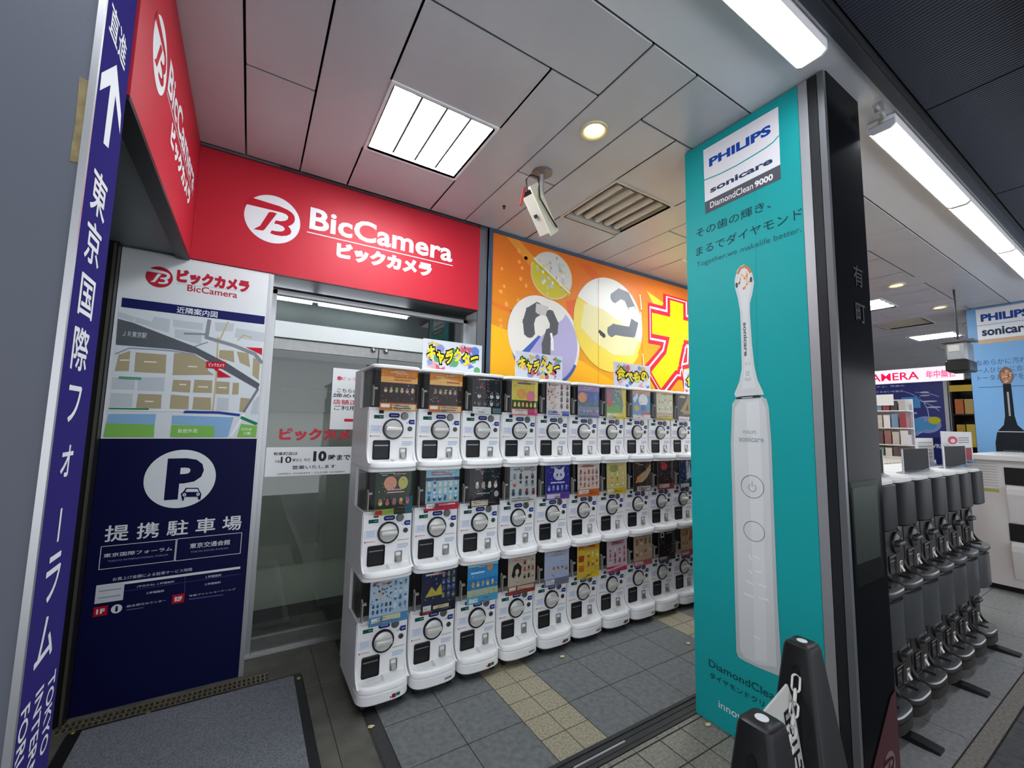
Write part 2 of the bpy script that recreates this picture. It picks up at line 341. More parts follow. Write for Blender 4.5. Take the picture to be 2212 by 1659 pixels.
# ------------------------------------------------------------------ lamps
TUBEM = mat('lamp_glow', '#f4f8ff', emit=TUBE); PTUBE = mat('panel_lamp_glow', '#f3fbff', emit=PANEL); WARMM = mat('warm_lamp_glow', '#ffe6a8', emit=WARM)
REFL = mat('white_reflector', (.85, .87, .86), .35); CREAM = mat('cream_metal', '#c9c4b2', .4)
def recess(name, label, cat, cx, lit, grp):
    t = thing(name, label, cat, (cx, 2.012, CZ-.006), grp)
    o, i = .272, .252; fr = B()
    for x0, x1, y0, y1 in ((-o, o, -o, -i), (-o, o, i, o), (-o, -i, -i, i), (i, o, -i, i)): fr.box(x0, x1, y0, y1, 0, .012)
    fr.build('frame', REFL if lit else CREAM, t, 0)
    h = B()
    for x0, x1, y0, y1 in ((-i-.006, -i, -i, i), (i, i+.006, -i, i), (-i, i, -i-.006, -i), (-i, i, i, i+.006)): h.box(x0, x1, y0, y1, 0, .10)
    h.box(-i, i, -i, i, .10, .106); h.build('housing', REFL if lit else CREAM, t, 0)
    for k in range(4 if lit else 5):
        if lit:
            x = -.186+.124*k
            B().lathe((x, -.235, .040), [(.012, 0), (.040, .008), (.040, .462), (.012, .47)], 'y', 16).build('tube', PTUBE, t, 60)
            if k: B().loft([[(x-.062+a, y, z) for a, z in ((-.005, .006), (.005, .006), (.028, .085), (-.028, .085))] for y in (-.245, .225)]).build('divider', mat('louvre_grey', (.032, .033, .033), .6), t, 30)
        else:
            x = -.19+.095*k
            B().loft([[(x+a, y, z) for a, z in circ(0, .024, .026, .02, 14)] for y in (-.24, .19)]).build('slat', CREAM, t, 50)
    if not lit: B().box(-.25, .25, .2, .25, .0, .03).build('end_plate', mat('pale_grey_metal', '#a9aca8', .45), t, 0)
    return t
LL = {0: 'square recessed lamp with four bright tubes above the capsule machines', 4: 'square recessed ceiling lamp just right of the dark pillar', 6: 'square recessed ceiling lamp in front of the blue brush poster', 8: 'far ceiling lamp low beside the hanging black loudspeaker', 2: 'recessed ceiling lamp of which only a corner shows left of the turquoise poster', 10: 'furthest ceiling lamp above the lit shop banner'}
VL = {1: 'unlit cream ceiling vent with rounded slats beside the hanging camera', 3: 'cream ceiling vent behind the turquoise poster', 5: 'cream ceiling vent right of the dark pillar, between two lamps', 7: 'far cream ceiling vent beyond the second shop lamp', 9: 'furthest cream ceiling vent above the lit shop banner'}
for k, cx in OPEN:
    if k in (0, 2, 4, 6, 8, 10): recess('ceiling_light', LL[k], 'ceiling light', cx, True, 'square recessed ceiling lamps')
    elif k in (1, 5, 7, 9): recess('air_vent', VL[k], 'ceiling vent', cx, False, 'cream ceiling vents')
DLN = ['round warm downlight between the bright square lamp and the vent', '', '', 'nearest small downlight right of the dark pillar', 'second small downlight right of the dark pillar', 'third small downlight beside the blue brush poster', 'small downlight above the hanging loudspeaker', 'furthest small downlight over the shop']
for k in range(8):
    if not DLN[k]: continue
    t = thing('downlight', DLN[k], 'downlight', (1.377+PER*k, 1.49, CZ-.004), 'round warm downlights')
    b = B(); n = 28; r0, r1 = circ(0, 0, .068, n=n), circ(0, 0, .058, n=n); r2 = circ(0, 0, .046, n=n)
    b.loft([[(x, y, .003) for x, y in r0], [(x, y, -.008) for x, y in r0], [(x, y, -.008) for x, y in r1], [(x, y, .002) for x, y in r2]], 0, cap=False)
    b.build('trim_ring', mat('warm_white_ring', '#d9d0a8', .4), t, 40)
    B().lathe((0, 0, 0), [(.010, -.007), (.028, -.005), (.040, .0), (.046, .003)], 'z', 20).build('bulb', WARMM, t, 60)
def batten(x0, x1, label, brk=False):
    t = thing('tube_light', label, 'strip light', ((x0+x1)/2, .685, CZ-.045), 'strip lights along the canopy edge', True)
    pr = [(.632, 0), (.738, 0), (.738, .046), (.7345, .046), (.7345, .024), (.6355, .024), (.6355, .046), (.632, .046)]
    B().prism([(y, CZ-.003-z) for y, z in pr], x0, x1, 0, 'x').build('housing', WHITEP, t, 20)
    df = [(.640, .0245), (.730, .0245), (.730, .047), (.716, .058), (.654, .058), (.640, .047)]
    B().prism([(y, CZ-.003-z) for y, z in df], x0+.012, x1-.012, 0, 'x').build('diffuser', TUBEM, t, 20)
    for x, s in ((x0, 1), (x1, -1)): B().prism([(y, CZ-.003-z) for y, z in ((.634, .02), (.736, .02), (.736, .05), (.718, .062), (.652, .062), (.634, .05))], x, x+s*.012, .002, 'x').build('end_cap', mat('pale_end_cap', '#c9ccd0', .4), t, 20)
    return t
for a in ((-.745, .52, 'strip light along the canopy edge in front of the grey pillar'), (.53, 1.765, 'strip light along the canopy edge above the turquoise poster'), (2.455, 3.69, 'first strip light right of the dark pillar'), (3.70, 4.93, 'second strip light right of the dark pillar'), (4.94, 6.17, 'third strip light right of the dark pillar, at frame edge')): batten(*a)
t = thing('conduit', 'grey cable conduit with an elbow at the start of the strip lights', 'conduit', (2.35, .66, CZ-.03), None, True)
B().tube([(2.29, .655, CZ-.03), (2.37, .655, CZ-.03), (2.41, .66, CZ-.028), (2.43, .68, CZ-.024), (2.45, .685, CZ-.02)], .009, 10).build('pipe', mat('conduit_grey', '#a4a6a8', .5), t)
B().box(2.325, 2.345, .64, .67, CZ-.042, CZ-.003).build('clamp', ALU, t)
t = thing('led_screen', 'pink glowing LED screen under the dark canopy, top right corner', 'LED screen', (2.3, .1, CZ+.02), None, True)
B().box(2.12, 3.3, -.25, .19, CZ-.02, CZ+.03).build('casing', DARKM, t)
q = P((2.13, .18, CZ-.0205), (1, 0, 0), (0, -1, 0)); q.rect(0, 0, 1.15, .42, '#3a2438', 0)
for i in range(64):
    for j in range(24): q.rect(.006+i*.018, .004+j*.0175, .016+i*.018, .014+j*.0175, '#e7b6e0', 1)
q.build('led_panel', t, ink('led_glow', .4, 1.0))

# ------------------------------------------------------------------ ceiling camera on its pole
t = thing('surveillance_camera', 'beige camera housing hanging from the ceiling on a pole with red ribbon', 'camera', (1.372, 1.93, CZ), None, True)
B().lathe((1.372, 1.93, CZ), [(.062, 0), (.062, -.006), (.045, -.014), (.016, -.018), (.012, -.03)], 'z', 28).build('ceiling_plate', mat('grey_flange', '#7f7774', .35, .5), t, 50)
B().tube([(1.372, 1.93, CZ-.01), (1.374, 1.93, 2.66)], .011, 12).build('pole', ALU, t)
ax = Vector((.62, .12, -.78)).normalized(); sd = Vector((.40, -.86, -.25)); sd = (sd-ax*sd.dot(ax)).normalized(); up = ax.cross(sd); NS = 1 if up.dot(Vector((1.3, 1.93, 1.3))) > 0 else -1   # far side of the housing carries the shield
c0 = Vector((1.285, 1.93, 2.70))
def obx(b, a0, a1, s0, s1, u0, u1, m=0):
    pts = [c0+ax*a+sd*s+up*u for a in (a0, a1) for s, u in ((s0, u0), (s1, u0), (s1, u1), (s0, u1))]
    b.add(pts, [(0, 1, 2, 3), (7, 6, 5, 4), (0, 4, 5, 1), (1, 5, 6, 2), (2, 6, 7, 3), (3, 7, 4, 0)], m)
b = B(); obx(b, .02, .255, -.040, .036, -.038, .034); b.build('housing', mat('beige_housing', '#c2bcae', .45, noise=(8, .06)), t, 0)
b = B(); obx(b, -.02, .275, .037, .045, -.044, .040); obx(b, -.02, .275, -.03, .037, .034*NS, .042*NS); b.build('sunshield', mat('cream_shield', '#d2cfba', .4), t, 0)
b = B(); obx(b, -.005, .02, -.032, .032, -.03, .028); b.build('lens_box', BLACKP, t, 0)
b = B(); obx(b, .13, .15, -.014, .008, -.0385*NS, -.043*NS); b.build('bolt', DARKM, t, 0)
p0 = c0+ax*(-.01); B().tube([p0+up*.02, p0+Vector((-.02, 0, .05)), p0+Vector((.01, 0, .09)), p0+Vector((.05, -.02, .08)), c0+ax*.06+sd*.06+up*.02, c0+ax*.18+sd*.062, c0+ax*.25+sd*.06+up*.02*NS], .0045, 8).build('cable', BLACKP, t)
r0 = p0+Vector((-.035, 0, 0)); B().add([r0, r0+Vector((.018, 0, .01)), r0+Vector((-.008, .004, -.115)), r0+Vector((-.022, .004, -.108)), r0+Vector((0, .004, 0)), r0+Vector((.018, .004, .01)), r0+Vector((-.008, .008, -.115)), r0+Vector((-.022, .008, -.108))], [(0, 1, 2, 3), (7, 6, 5, 4), (0, 4, 5, 1), (1, 5, 6, 2), (2, 6, 7, 3), (3, 7, 4, 0)]).build('red_ribbon', mat('red_ribbon', '#b03a40', .6), t, 0)
t = thing('sprinkler', 'tiny dark sprinkler head in the ceiling beside the hanging camera', 'sprinkler', tuple(at(1089, 445, z=CZ)))
B().lathe((0, 0, 0), [(.012, 0), (.011, -.006), (.004, -.008), (.004, -.016), (.009, -.017), (.009, -.019)], 'z', 14).build('head', DARKM, t)

# ------------------------------------------------------------------ shop signs
RED, WHT = '#b01a2c', '#d8d9dc'
def logo(q, cx, cy, r, fg, bg, l=1, tall=1.):
    Q = lambda pts: [(cx+a*r, cy+b*r*tall) for a, b in pts]
    q.poly(Q(circ(0, 0, 1, n=48)), fg, l)
    q.poly(Q([(-1.03, .36), (-.86, .68), (-.7, .68), (.2, .62), (.5, .55), (.66, .47), (.76, .36), (.79, .2), (.76, .06), (.68, -.05), (.56, -.15), (.64, -.22), (.69, -.34), (.66, -.46), (.54, -.56), (.34, -.63), (.1, -.64), (-.06, -.61), (-.02, -.48), (.15, -.47), (.32, -.44), (.43, -.36), (.44, -.27), (.36, -.2), (.2, -.16), (.05, -.17), (.1, -.02), (.26, -.01), (.42, .05), (.52, .14), (.54, .26), (.46, .34), (.3, .37), (-.2, .37)]), bg, l+1)
    q.poly(Q([(-.16, .26), (-.02, .3), (.12, .28), (-.26, -.5), (-.32, -.57), (-.64, -.6), (-.5, -.46), (-.43, -.4)]), bg, l+1)
t = thing('shop_sign', 'red shop sign with round white logo above the glass door', 'sign', (.55, 2.745, 2.195), 'red shop name signs', True)
B().box(-.325, 1.386, 2.742, 2.765, 2.195, CZ-.004).build('panel', mat('red_vinyl', RED, .5, spec=.3), t, 0)
B().box(-.325, 1.386, 2.738, 2.742, CZ-.012, CZ-.004).build('top_trim', mat('thin_edge_trim', '#5c3038', .4, .3), t, 0)
q = P.onY(2.7415); logo(q, .038, 2.513, .142, WHT, RED)
q.ptext('BicCamera', (668, 494), (978, 527), WHT, 1, .026, 1.02); a = q.px(663, 498); c = q.px(978, 572)
q.rect(a[0], a[1]-.0105, c[0], a[1]-.005, WHT, 1); q.text('ビックカメラ', .392, 2.366, 1.013, 2.466, WHT, 1, .045, dup=.028)
q.build('printed_lettering', t)
t = thing('shop_sign', 'red side sign with squeezed white logo, left beside the purple pillar sign', 'sign', (-.325, 2.0, 2.195), 'red shop name signs', True)
B().box(-.345, -.3255, 1.418, 2.741, 2.195, CZ-.004).build('panel', mat('red_vinyl', RED, .5, spec=.3), t, 0)
B().box(-.38, -.326, 1.418, 2.741, 2.180, 2.195).build('bottom_trim', BLACKP, t, 0)
q = P.onX(-.3252, 1); logo(q, 1.683, 2.516, .112, WHT, RED)
q.text('BicCamera', 1.828, 2.505, 2.625, 2.625, WHT, 1, .026, 1.02); q.rect(1.82, 2.488, 2.63, 2.493, WHT, 1); q.text('ビックカメラ', 1.962, 2.385, 2.545, 2.472, WHT, 1, .045, dup=.028)
q.build('printed_lettering', t)

# map and parking board
t = thing('map_board', 'tall board with neighbourhood map above a navy parking notice', 'notice board', (-.27, 2.755, 0), None, True)
B().box(-.594, .050, 2.7505, 2.764, .002, 2.192).build('panel', mat('white_board', '#d3d6d8', .45), t, 0)
B().box(.044, .0515, 2.748, 2.765, .002, 2.192).build('edge_strip', ALU, t, 0)
q = P.onY(2.7502); X0, X1 = -.594, .044; NAVY = '#060a3a'
c2 = lambda a, b: (a/2.962, 540+b/2.962)
c3 = lambda a, b: (a/2.968, 1100+b/2.968)
def mp(pts, col, l, f=c2): q.pp([f(*k) for k in pts], col, l)
def ml(pts, wd, col, l, f=c2): q.line([q.px(*f(*k)) for k in pts], wd, col, l)
def mt(s, a, b, col, l=6, bold=0., f=c2, sp=1., dup=0.): q.ptext(s, f(*a), f(*b), col, l, bold, sp, dup)
q.rect(X0, 1.2465, X1, 2.192, '#dadcde', 1); PK = 1
lc = q.px(344.5, 598.5); logo(q, lc[0], lc[1], .0545, '#b02436', '#dadcde', 3)
mt('ビックカメラ', (1130, 205), (1597, 198), '#b02436', 3, .045, dup=.028); ml([(1130, 213), (1590, 268)], .003, '#b8bcc2', 3); mt('BicCamera', (1197, 262), (1520, 270), '#b02436', 3, .012)
a, c = q.px(262, 663), q.px(573, 683.5); q.rect(a[0], a[1], X1-.008, c[1], '#161c58', 3); mt('近隣案内図', (1130, 402), (1393, 395), '#e4e6ea', 4, .0, dup=.012)
q.build('printed_header', t); q = P.onY(2.7502); a, c = q.px(222, 945), q.px(566, 692); m0, m1 = X0+.012, X1-.012; z0, z1 = 1.262, 1.885
q.rect(m0, z0, m1, z1, '#d3d8dd', 2)
for g, col in (([[(760, 395), (870, 430), (850, 460), (755, 430)], [(870, 430), (975, 460), (965, 492), (860, 465)], [(985, 425), (1090, 445), (1080, 530), (960, 492)], [(1110, 445), (1300, 470), (1295, 515), (1110, 490)], [(1120, 505), (1290, 525), (1290, 605), (1120, 560)], [(1375, 462), (1500, 470), (1490, 520), (1380, 520)], [(1510, 500), (1690, 530), (1690, 590), (1500, 560)], [(720, 815), (865, 815), (860, 895), (712, 890)], [(885, 815), (1055, 815), (1050, 905), (880, 900)], [(712, 915), (850, 920), (845, 1005), (705, 1005)], [(1390, 945), (1465, 948), (1460, 1030), (1385, 1028)], [(1620, 970), (1660, 930), (1650, 1050), (1600, 1050)]], '#bcc3c9'),
               ([[(760, 670), (835, 645), (825, 775), (735, 775)], [(870, 655), (1065, 670), (1060, 790), (860, 780)], [(1115, 660), (1230, 660), (1330, 720), (1330, 770), (1370, 800), (1105, 800)], [(1110, 830), (1222, 835), (1215, 912), (1100, 905)], [(1245, 830), (1360, 835), (1355, 915), (1235, 912)], [(1385, 840), (1470, 845), (1465, 925), (1380, 920)], [(1490, 850), (1530, 850), (1525, 925), (1485, 925)], [(885, 920), (1035, 925), (1030, 1015), (870, 1010)], [(1095, 925), (1210, 935), (1205, 1020), (1085, 1015)], [(1240, 940), (1350, 945), (1350, 1025), (1230, 1020)], [(1405, 640), (1495, 645), (1500, 720), (1400, 690)], [(1515, 650), (1590, 660), (1600, 750), (1535, 720)], [(1620, 690), (1665, 700), (1655, 830), (1615, 800)], [(1540, 945), (1600, 950), (1570, 1040), (1530, 1035)]], '#a89b7c')):
    for k in g: mp(k, col, 3)
for a0, a1 in (((1150, 860), (1190, 862)), ((1270, 875), (1330, 877)), ((1400, 880), (1450, 882)), ((770, 705), (825, 705)), ((925, 715), (1000, 718)), ((1205, 745), (1260, 748)), ((930, 968), (980, 970))): ml([a0, a1], .006, '#e6e2d4', 4)
ml([(740, 665), (830, 628), (960, 635), (1100, 645), (1250, 670)], .006, '#8d93a8', 4)
mp([(755, 440), (850, 465), (1250, 620), (1455, 725), (1662, 857), (1650, 892), (1250, 662), (1100, 635), (742, 606)], '#585c63', 4)
ml([(1650, 890), (1560, 1035)], .012, '#74787e', 3); ml([(1340, 450), (1322, 560), (1500, 612), (1630, 665), (1675, 720)], .017, '#85898f', 4); ml([(1180, 535), (1320, 540)], .010, '#85898f', 4); ml([(1180, 640), (1330, 590)], .004, '#6b6f75', 4)
ml([(1395, 560), (1385, 800), (1362, 1030)], .006, '#bfae72', 4); ml([(1460, 460), (1400, 590)], .006, '#bfae72', 4); ml([(1520, 580), (1560, 545), (1610, 560)], .006, '#bfae72', 4)
mp([(1320, 713), (1446, 716), (1440, 760), (1400, 758), (1386, 778), (1370, 758), (1320, 755)], '#c01830', 6); mp([(1392, 762), (1482, 815), (1392, 815)], '#c01830', 6); mp([(1572, 622), (1678, 628), (1676, 672)], '#c01830', 5); mt('ビックカメラ', (1335, 745), (1436, 728), '#f0e6e6', 7, .02)
mp([(762, 808), (905, 815), (905, 831), (760, 825)], '#5a9a7a', 5)
mp([(695, 1048), (1000, 1050), (990, 1120), (680, 1110)], '#86add2', 3); mp([(1100, 1058), (1495, 1070), (1458, 1197), (1368, 1197), (1372, 1130), (1098, 1115)], '#86add2', 3)
mp([(680, 1108), (990, 1118), (985, 1197), (664, 1197)], '#7db656', 4); mp([(1098, 1118), (1372, 1128), (1370, 1197), (1088, 1197)], '#7db656', 4); mp([(1542, 1112), (1645, 1125), (1638, 1197), (1515, 1197)], '#7db656', 4)
ml([(700, 1024), (1180, 1030)], .004, '#f0f2f4', 5); ml([(700, 1014), (950, 1018)], .007, '#1e7d4c', 5); ml([(1180, 1036), (1400, 1040), (1530, 1056)], .013, '#1f3f92', 5); ml([(1545, 1072), (1640, 1112)], .015, '#117a4c', 5); ml([(1480, 1190), (1560, 1050)], .010, '#e8ebee', 4)
mt('皇居外苑', (1135, 1170), (1265, 1145), '#e6f0da', 6, .01); mt('日比谷', (1545, 1155), (1612, 1138), '#e6f0da', 6, .01); mt('公園', (1555, 1182), (1602, 1164), '#e6f0da', 6, .01); mt('ＪＲ東京駅', (785, 552), (942, 530), '#c9cdd2', 6, .01)
q.build('area_map', t); q = P.onY(2.7502); q.rect(X0, .003, X1, 1.2465, NAVY, 1)
pc = q.px(391, 1034); q.ell(pc[0], pc[1], .146, .146, '#d9dee0', 3, 56); q.ptext('P', (354, 1080.5), (443, 989), NAVY, 4, .045)
for pts, col, l in (([(1160, 1605), (1152, 1560), (1170, 1540), (1186, 1516), (1272, 1516), (1284, 1545), (1293, 1560), (1288, 1598), (1270, 1600), (1270, 1580), (1180, 1580), (1178, 1604)], '#d9dee0', 5), ([(1166, 1604), (1157, 1560), (1175, 1543), (1190, 1521), (1268, 1521), (1280, 1545), (1289, 1560), (1283, 1596), (1268, 1597), (1266, 1578), (1180, 1580), (1176, 1603)], NAVY, 6), ([(1185, 1548), (1196, 1528), (1264, 1528), (1273, 1547)], '#d9dee0', 7)): mp(pts, col, l)
for u, v in ((1180, 1566), (1268, 1562)): a = q.px(*c2(u, v)); q.ell(a[0], a[1], .0075, .0085, '#d9dee0', 7, 14); q.ell(a[0], a[1], .003, .003, NAVY, 8, 8)
mt('提 携 駐 車 場', (668, 211), (1551, 38), '#d9dee0', 3, .0, c3, 1., .016)
for tl, br in (((650, 240), (1117, 330)), ((1137, 190), (1540, 282))):
    a, c = q.px(*c3(*tl)), q.px(*c3(*br)); q.box(a[0], c[1], c[0], a[1], .0028, '#cfd4d8', 3)
mt('東京国際フォーラム', (663, 312), (1106, 240), '#d9dee0', 3, .0, c3, 1., .012); mt('TOKYO INTERNATIONAL FORUM', (690, 340), (1077, 286), '#8f98c0', 3, .0, c3); mt('東京交通会館', (1216, 253), (1476, 193), '#d9dee0', 3, .0, c3, 1., .012); mt('TOKYO KOTSU KAIKAN', (1222, 280), (1462, 243), '#8f98c0', 3, 0, c3)
mt('お買上げ金額による駐車サービス時間', (722, 461), (1232, 374), '#c2c8d4', 3, .005, c3); a, c = q.px(*c3(618, 503)), q.px(*c3(1541, 363)); q.rect(a[0], a[1]-.002, c[0], a[1]+.010, '#d9dee0', 3)
a, c = q.px(*c3(605, 608)), q.px(*c3(800, 470)); q.rect(a[0], a[1], c[0], a[1]+.078, '#c9ced2', 3)
for d in (.022, .052): q.rect(a[0]+.01, a[1]+d, c[0]-.01, a[1]+d+.004, '#8088a0', 4)
for s, bl, tr in (('(平日のみ) １時間無料', (878, 505), (1120, 456)), ('２時間無料', (938, 546), (1054, 514)), ('１時間無料', (1316, 443), (1420, 413)), ('２時間無料', (1312, 489), (1417, 460))): mt(s, bl, tr, '#c2c8d4', 3, .012, c3)
ml([(800, 525), (1540, 415)], .0012, '#5a64a0', 3, c3); ml([(1188, 425), (1183, 535)], .0012, '#5a64a0', 3, c3)
for bl, br, s in (((595, 692), (686, 680), '1F'), ((1101, 608), (1180, 595), 'B2F')):
    a, c = q.px(*c3(*bl)), q.px(*c3(*br)); q.rect(a[0], a[1], c[0], a[1]+.043, '#b01028', 3); q.text(s, a[0]+.010, a[1]+.010, c[0]-.010, a[1]+.032, '#e8e4e4', 4, .04)
a = q.px(*c3(748, 638)); q.ell(a[0], a[1], .020, .020, '#d9dee0', 3, 24); q.text('i', a[0]-.005, a[1]-.012, a[0]+.005, a[1]+.013, NAVY, 4, .05)
mt('総合受付カウンター', (812, 630), (1066, 576), '#c2c8d4', 3, .01, c3); ml([(812, 646), (920, 630)], .004, '#5a64a0', 3, c3); mt('写真プリントコーナーレジ', (1212, 562), (1511, 504), '#c2c8d4', 3, .01, c3); ml([(1212, 577), (1430, 548)], .004, '#5a64a0', 3, c3)
q.build('parking_notice', t)

# purple pillar sign
t = thing('pillar_sign', 'tall purple sign on grey pillar with white arrow and vertical lettering', 'sign', (-.33, 1.31, 0), None, True)
PUR = '#322c6b'
B().box(-.335, -.331, 1.204, 1.412, .05, CZ-.004).build('panel', mat('purple_vinyl', PUR, .7, spec=0.), t, 0)
q = P.onX(-.3308, 1); W = '#dedfe2'
c1 = lambda a, b: (a/2.962, b/2.962)
q.text('直', 1.232, 2.225, 1.300, 2.300, W, 1, .01); q.text('進', 1.305, 2.222, 1.372, 2.300, W, 1, .01)
q.pp([c1(*k) for k in ((745, 415), (773, 735), (765, 858), (737, 612), (692, 948), (660, 915), (706, 543), (636, 578), (648, 465))], W, 1)
for s, z, h, w_ in (('東', 1.860, .100, .104), ('京', 1.743, .094, .10), ('国', 1.618, .090, .094), ('際', 1.499, .094, .098), ('フ', 1.377, .078, .078), ('ォ', 1.253, .066, .066), ('|', 1.117, .07, .010), ('ラ', 1.010, .092, .078), ('ム', .885, .092, .092)):
    if s == '|': q.rect(1.297, z-h/2, 1.297+w_, z+h/2, W, 1)
    else: q.text(s, 1.300-w_/2, z-h/2, 1.300+w_/2, z+h/2, W, 1, .0, dup=.016)
for s, y0, y1, z1, L in (('TOKYO', 1.350, 1.392, .785, .165), ('INTERNATIONAL', 1.284, 1.326, .785, .415), ('FORUM', 1.218, 1.260, .785, .17)): q.text(s, y0, z1-L, y1, z1, W, 1, .012, 1, rot=1)
q.build('printed_face', t)
q = P.onY(1.1995); pts = []
a, b_, c, d = q.px(172, 165), q.px(197, 175), q.px(176, 353), q.px(150, 348)
tp = [a, (a[0]+.010, a[1]-.004), b_, (b_[0]-.001, b_[1]-.06), c, d, ((a[0]+d[0])/2+.002, (a[1]+d[1])/2)]
bt = B(); bt.prism(tp, 1.1985, 1.1998, 0, 'y'); o = bt.build('tape_residue', mat('brown_tape', '#857752', .8, noise=(40, .35)), None, 0)
tag(o, 'torn brown tape residue on the grey pillar face', 'tape')
# ------------------------------------------------------------------ orange banner behind the capsule machines
t = thing('banner', 'large orange banner with capsule balls and yellow lettering behind the machines', 'banner', (3.2, 2.73, .2), None, True)
BLUEF = mat('blue_metal_frame', '#4c5e76', .35, .5)
B().box(1.452, 5.15, 2.722, 2.775, .25, 2.838).build('panel', mat('banner_board', '#d8d2c8', .5), t, 0)
B().box(1.452, 1.482, 2.712, 2.776, .25, 2.838).box(1.482, 5.15, 2.712, 2.776, 2.812, 2.838).build('frame', BLUEF, t, 0)
q = P.onY(2.7215); OR, YE = '#d47028', '#dc9a20'
def oc(t_): a = [int(OR[i:i+2], 16) for i in (1, 3, 5)]; b = [int(YE[i:i+2], 16) for i in (1, 3, 5)]; return '#%02x%02x%02x' % tuple(int(x+(y-x)*t_) for x, y in zip(a, b))
for k in range(24): q.rect(1.482, 2.812-.05*(k+1), 5.15, 2.812-.05*k, oc(min(1, max(0, (k-4)/14))), 0)
q.rect(1.482, .25, 5.15, 1.612, YE, 0)
q.poly([(1.482, 2.1), (1.9, 2.02), (2.4, 1.9), (3.1, 1.62), (1.482, 1.62)], '#f4b223', 1); q.poly([(1.482, 2.28), (1.75, 2.22), (1.75, 2.19), (1.482, 2.25)], '#d9722e', 1)
q.poly([(1.6, 2.812), (1.72, 2.812), (2.15, 2.5), (2.08, 2.42)], '#dd9238', 1); q.poly([(2.33, 2.76), (2.45, 2.78), (2.75, 2.60), (2.70, 2.52)], '#d4642e', 1); q.poly([(2.2, 2.40), (2.33, 2.44), (2.36, 2.28), (2.24, 2.20)], '#dc5f30', 1); q.poly([(3.2, 2.68), (3.45, 2.6), (3.35, 2.50)], '#f2b838', 1)
for i in range(16): a = random.random()*.3; q.ell(1.55+a, 2.05+.045*i, .012+.008*random.random(), .014+.008*random.random(), '#eb9a50', 1, 12)
def tilt(cx, cy, rx, ry, ang, a0, a1, n=24):
    return [(cx+rx*math.cos(a+ang), cy+ry*math.sin(a+ang)) for a in [math.radians(a0+(a1-a0)*i/(n-1)) for i in range(n)]]
# small clear/yellow capsule
q.ell(2.05, 2.59, .215, .200, '#c8bf9a', 2, 40); q.poly(tilt(2.05, 2.59, .205, .19, math.radians(-28), 0, 180), '#c9c6c2', 3); q.poly(tilt(2.05, 2.59, .205, .19, math.radians(-28), 180, 360), '#c2b53a', 3)
q.line([(1.865, 2.70), (2.24, 2.475)], .014, '#d9d7c4', 4); q.line([(1.86, 2.675), (2.235, 2.455)], .020, '#b3a82a', 4)
for i in range(40): a = random.random()*6.28; r = random.random()**.5*.17; q.ell(2.05+r*math.cos(a), 2.59+r*math.sin(a), .012, .016, random.choice(('#b0b6c0', '#d8d4c8', '#a9a890', '#cfc27a')), 5, 8)
# question-mark capsule, white and blue
q.ell(2.005, 2.02, .345, .365, '#dcd8d0', 6, 56); q.poly(tilt(2.005, 2.02, .345, .365, math.radians(-38), 190, 372), '#4660a8', 7)
q.poly([(2.005+.32*math.cos(a), 2.02+.33*math.sin(a)) for a in [math.radians(-165+i*9.5) for i in range(24)]]+[(2.16, 2.235), (1.94, 2.06), (1.80, 1.88)], '#a9a3c6', 8)
q.ell(1.93, 2.08, .30, .315, '#dcd8d0', 9, 48, math.radians(42), math.radians(222)); GR = '#56585a'
def fat(pts, w_, col, l): q.line(pts, w_, col, l); [q.ell(x, y, w_/2, w_/2, col, l, 16) for x, y in pts]
fat([(1.83, 2.09), (1.82, 2.16), (1.845, 2.24), (1.91, 2.285)], .105, GR, 10); q.line([(1.91, 2.285), (1.99, 2.28)], .085, '#bdb8b4', 10)
fat([(2.035, 2.255), (2.075, 2.19), (2.07, 2.13)], .085, GR, 10); fat([(2.03, 2.10), (1.995, 2.0), (2.0, 1.91)], .085, GR, 10); fat([(2.02, 1.83), (2.05, 1.845)], .045, GR, 10)
q.line([(2.045, 2.10), (2.06, 2.03)], .022, '#eceae8', 11); q.line([(2.055, 2.04), (2.06, 1.97)], .03, '#e0dedc', 11)
# question-mark capsule, white and yellow
q.ell(2.705, 2.275, .425, .425, '#dcdad2', 6, 60); q.poly(tilt(2.705, 2.275, .425, .425, math.radians(-22), 175, 365, 30), '#e3b83a', 7)
q.poly(tilt(2.705, 2.275, .425, .425, math.radians(-22), 178, 362, 30)+[(2.90, 2.22), (2.6, 2.36)], '#dcc658', 8); q.poly([(2.40, 2.42), (2.62, 2.40), (2.95, 2.27), (3.08, 2.16), (3.0, 2.02), (2.75, 2.0), (2.5, 2.10), (2.36, 2.2)], '#d8cf9c', 9)
q.poly(tilt(2.72, 2.20, .40, .36, math.radians(-15), 195, 350, 26)+[(3.0, 2.0), (2.7, 1.98), (2.45, 2.05)], '#e0c650', 9)
GB = '#6b6d72'
fat([(2.76, 2.53), (2.83, 2.58), (2.92, 2.57), (2.99, 2.47)], .095, GB, 10); q.line([(2.99, 2.46), (3.02, 2.36)], .085, '#d2d0c6', 10); fat([(3.02, 2.33), (2.99, 2.24), (2.88, 2.235), (2.76, 2.235), (2.72, 2.21)], .10, GB, 10)
fat([(2.58, 2.185), (2.63, 2.16)], .04, '#3e4044', 10); q.line([(2.555, 2.62), (2.56, 2.50)], .02, '#e6e4e0', 11); q.line([(2.57, 2.17), (2.575, 2.07)], .018, '#efe6a8', 11)
for a, b_ in (((3.10, 2.62), (3.12, 2.48)), ((3.11, 2.45), (3.12, 2.30)), ((3.13, 2.05), (3.14, 1.95))): q.line([a, b_], .014, '#efe0b0', 11)
for x in (2.565, 3.13, 4.2): q.line([(x, 2.81), (x, .25)], .004, '#cf7f2c', 12)
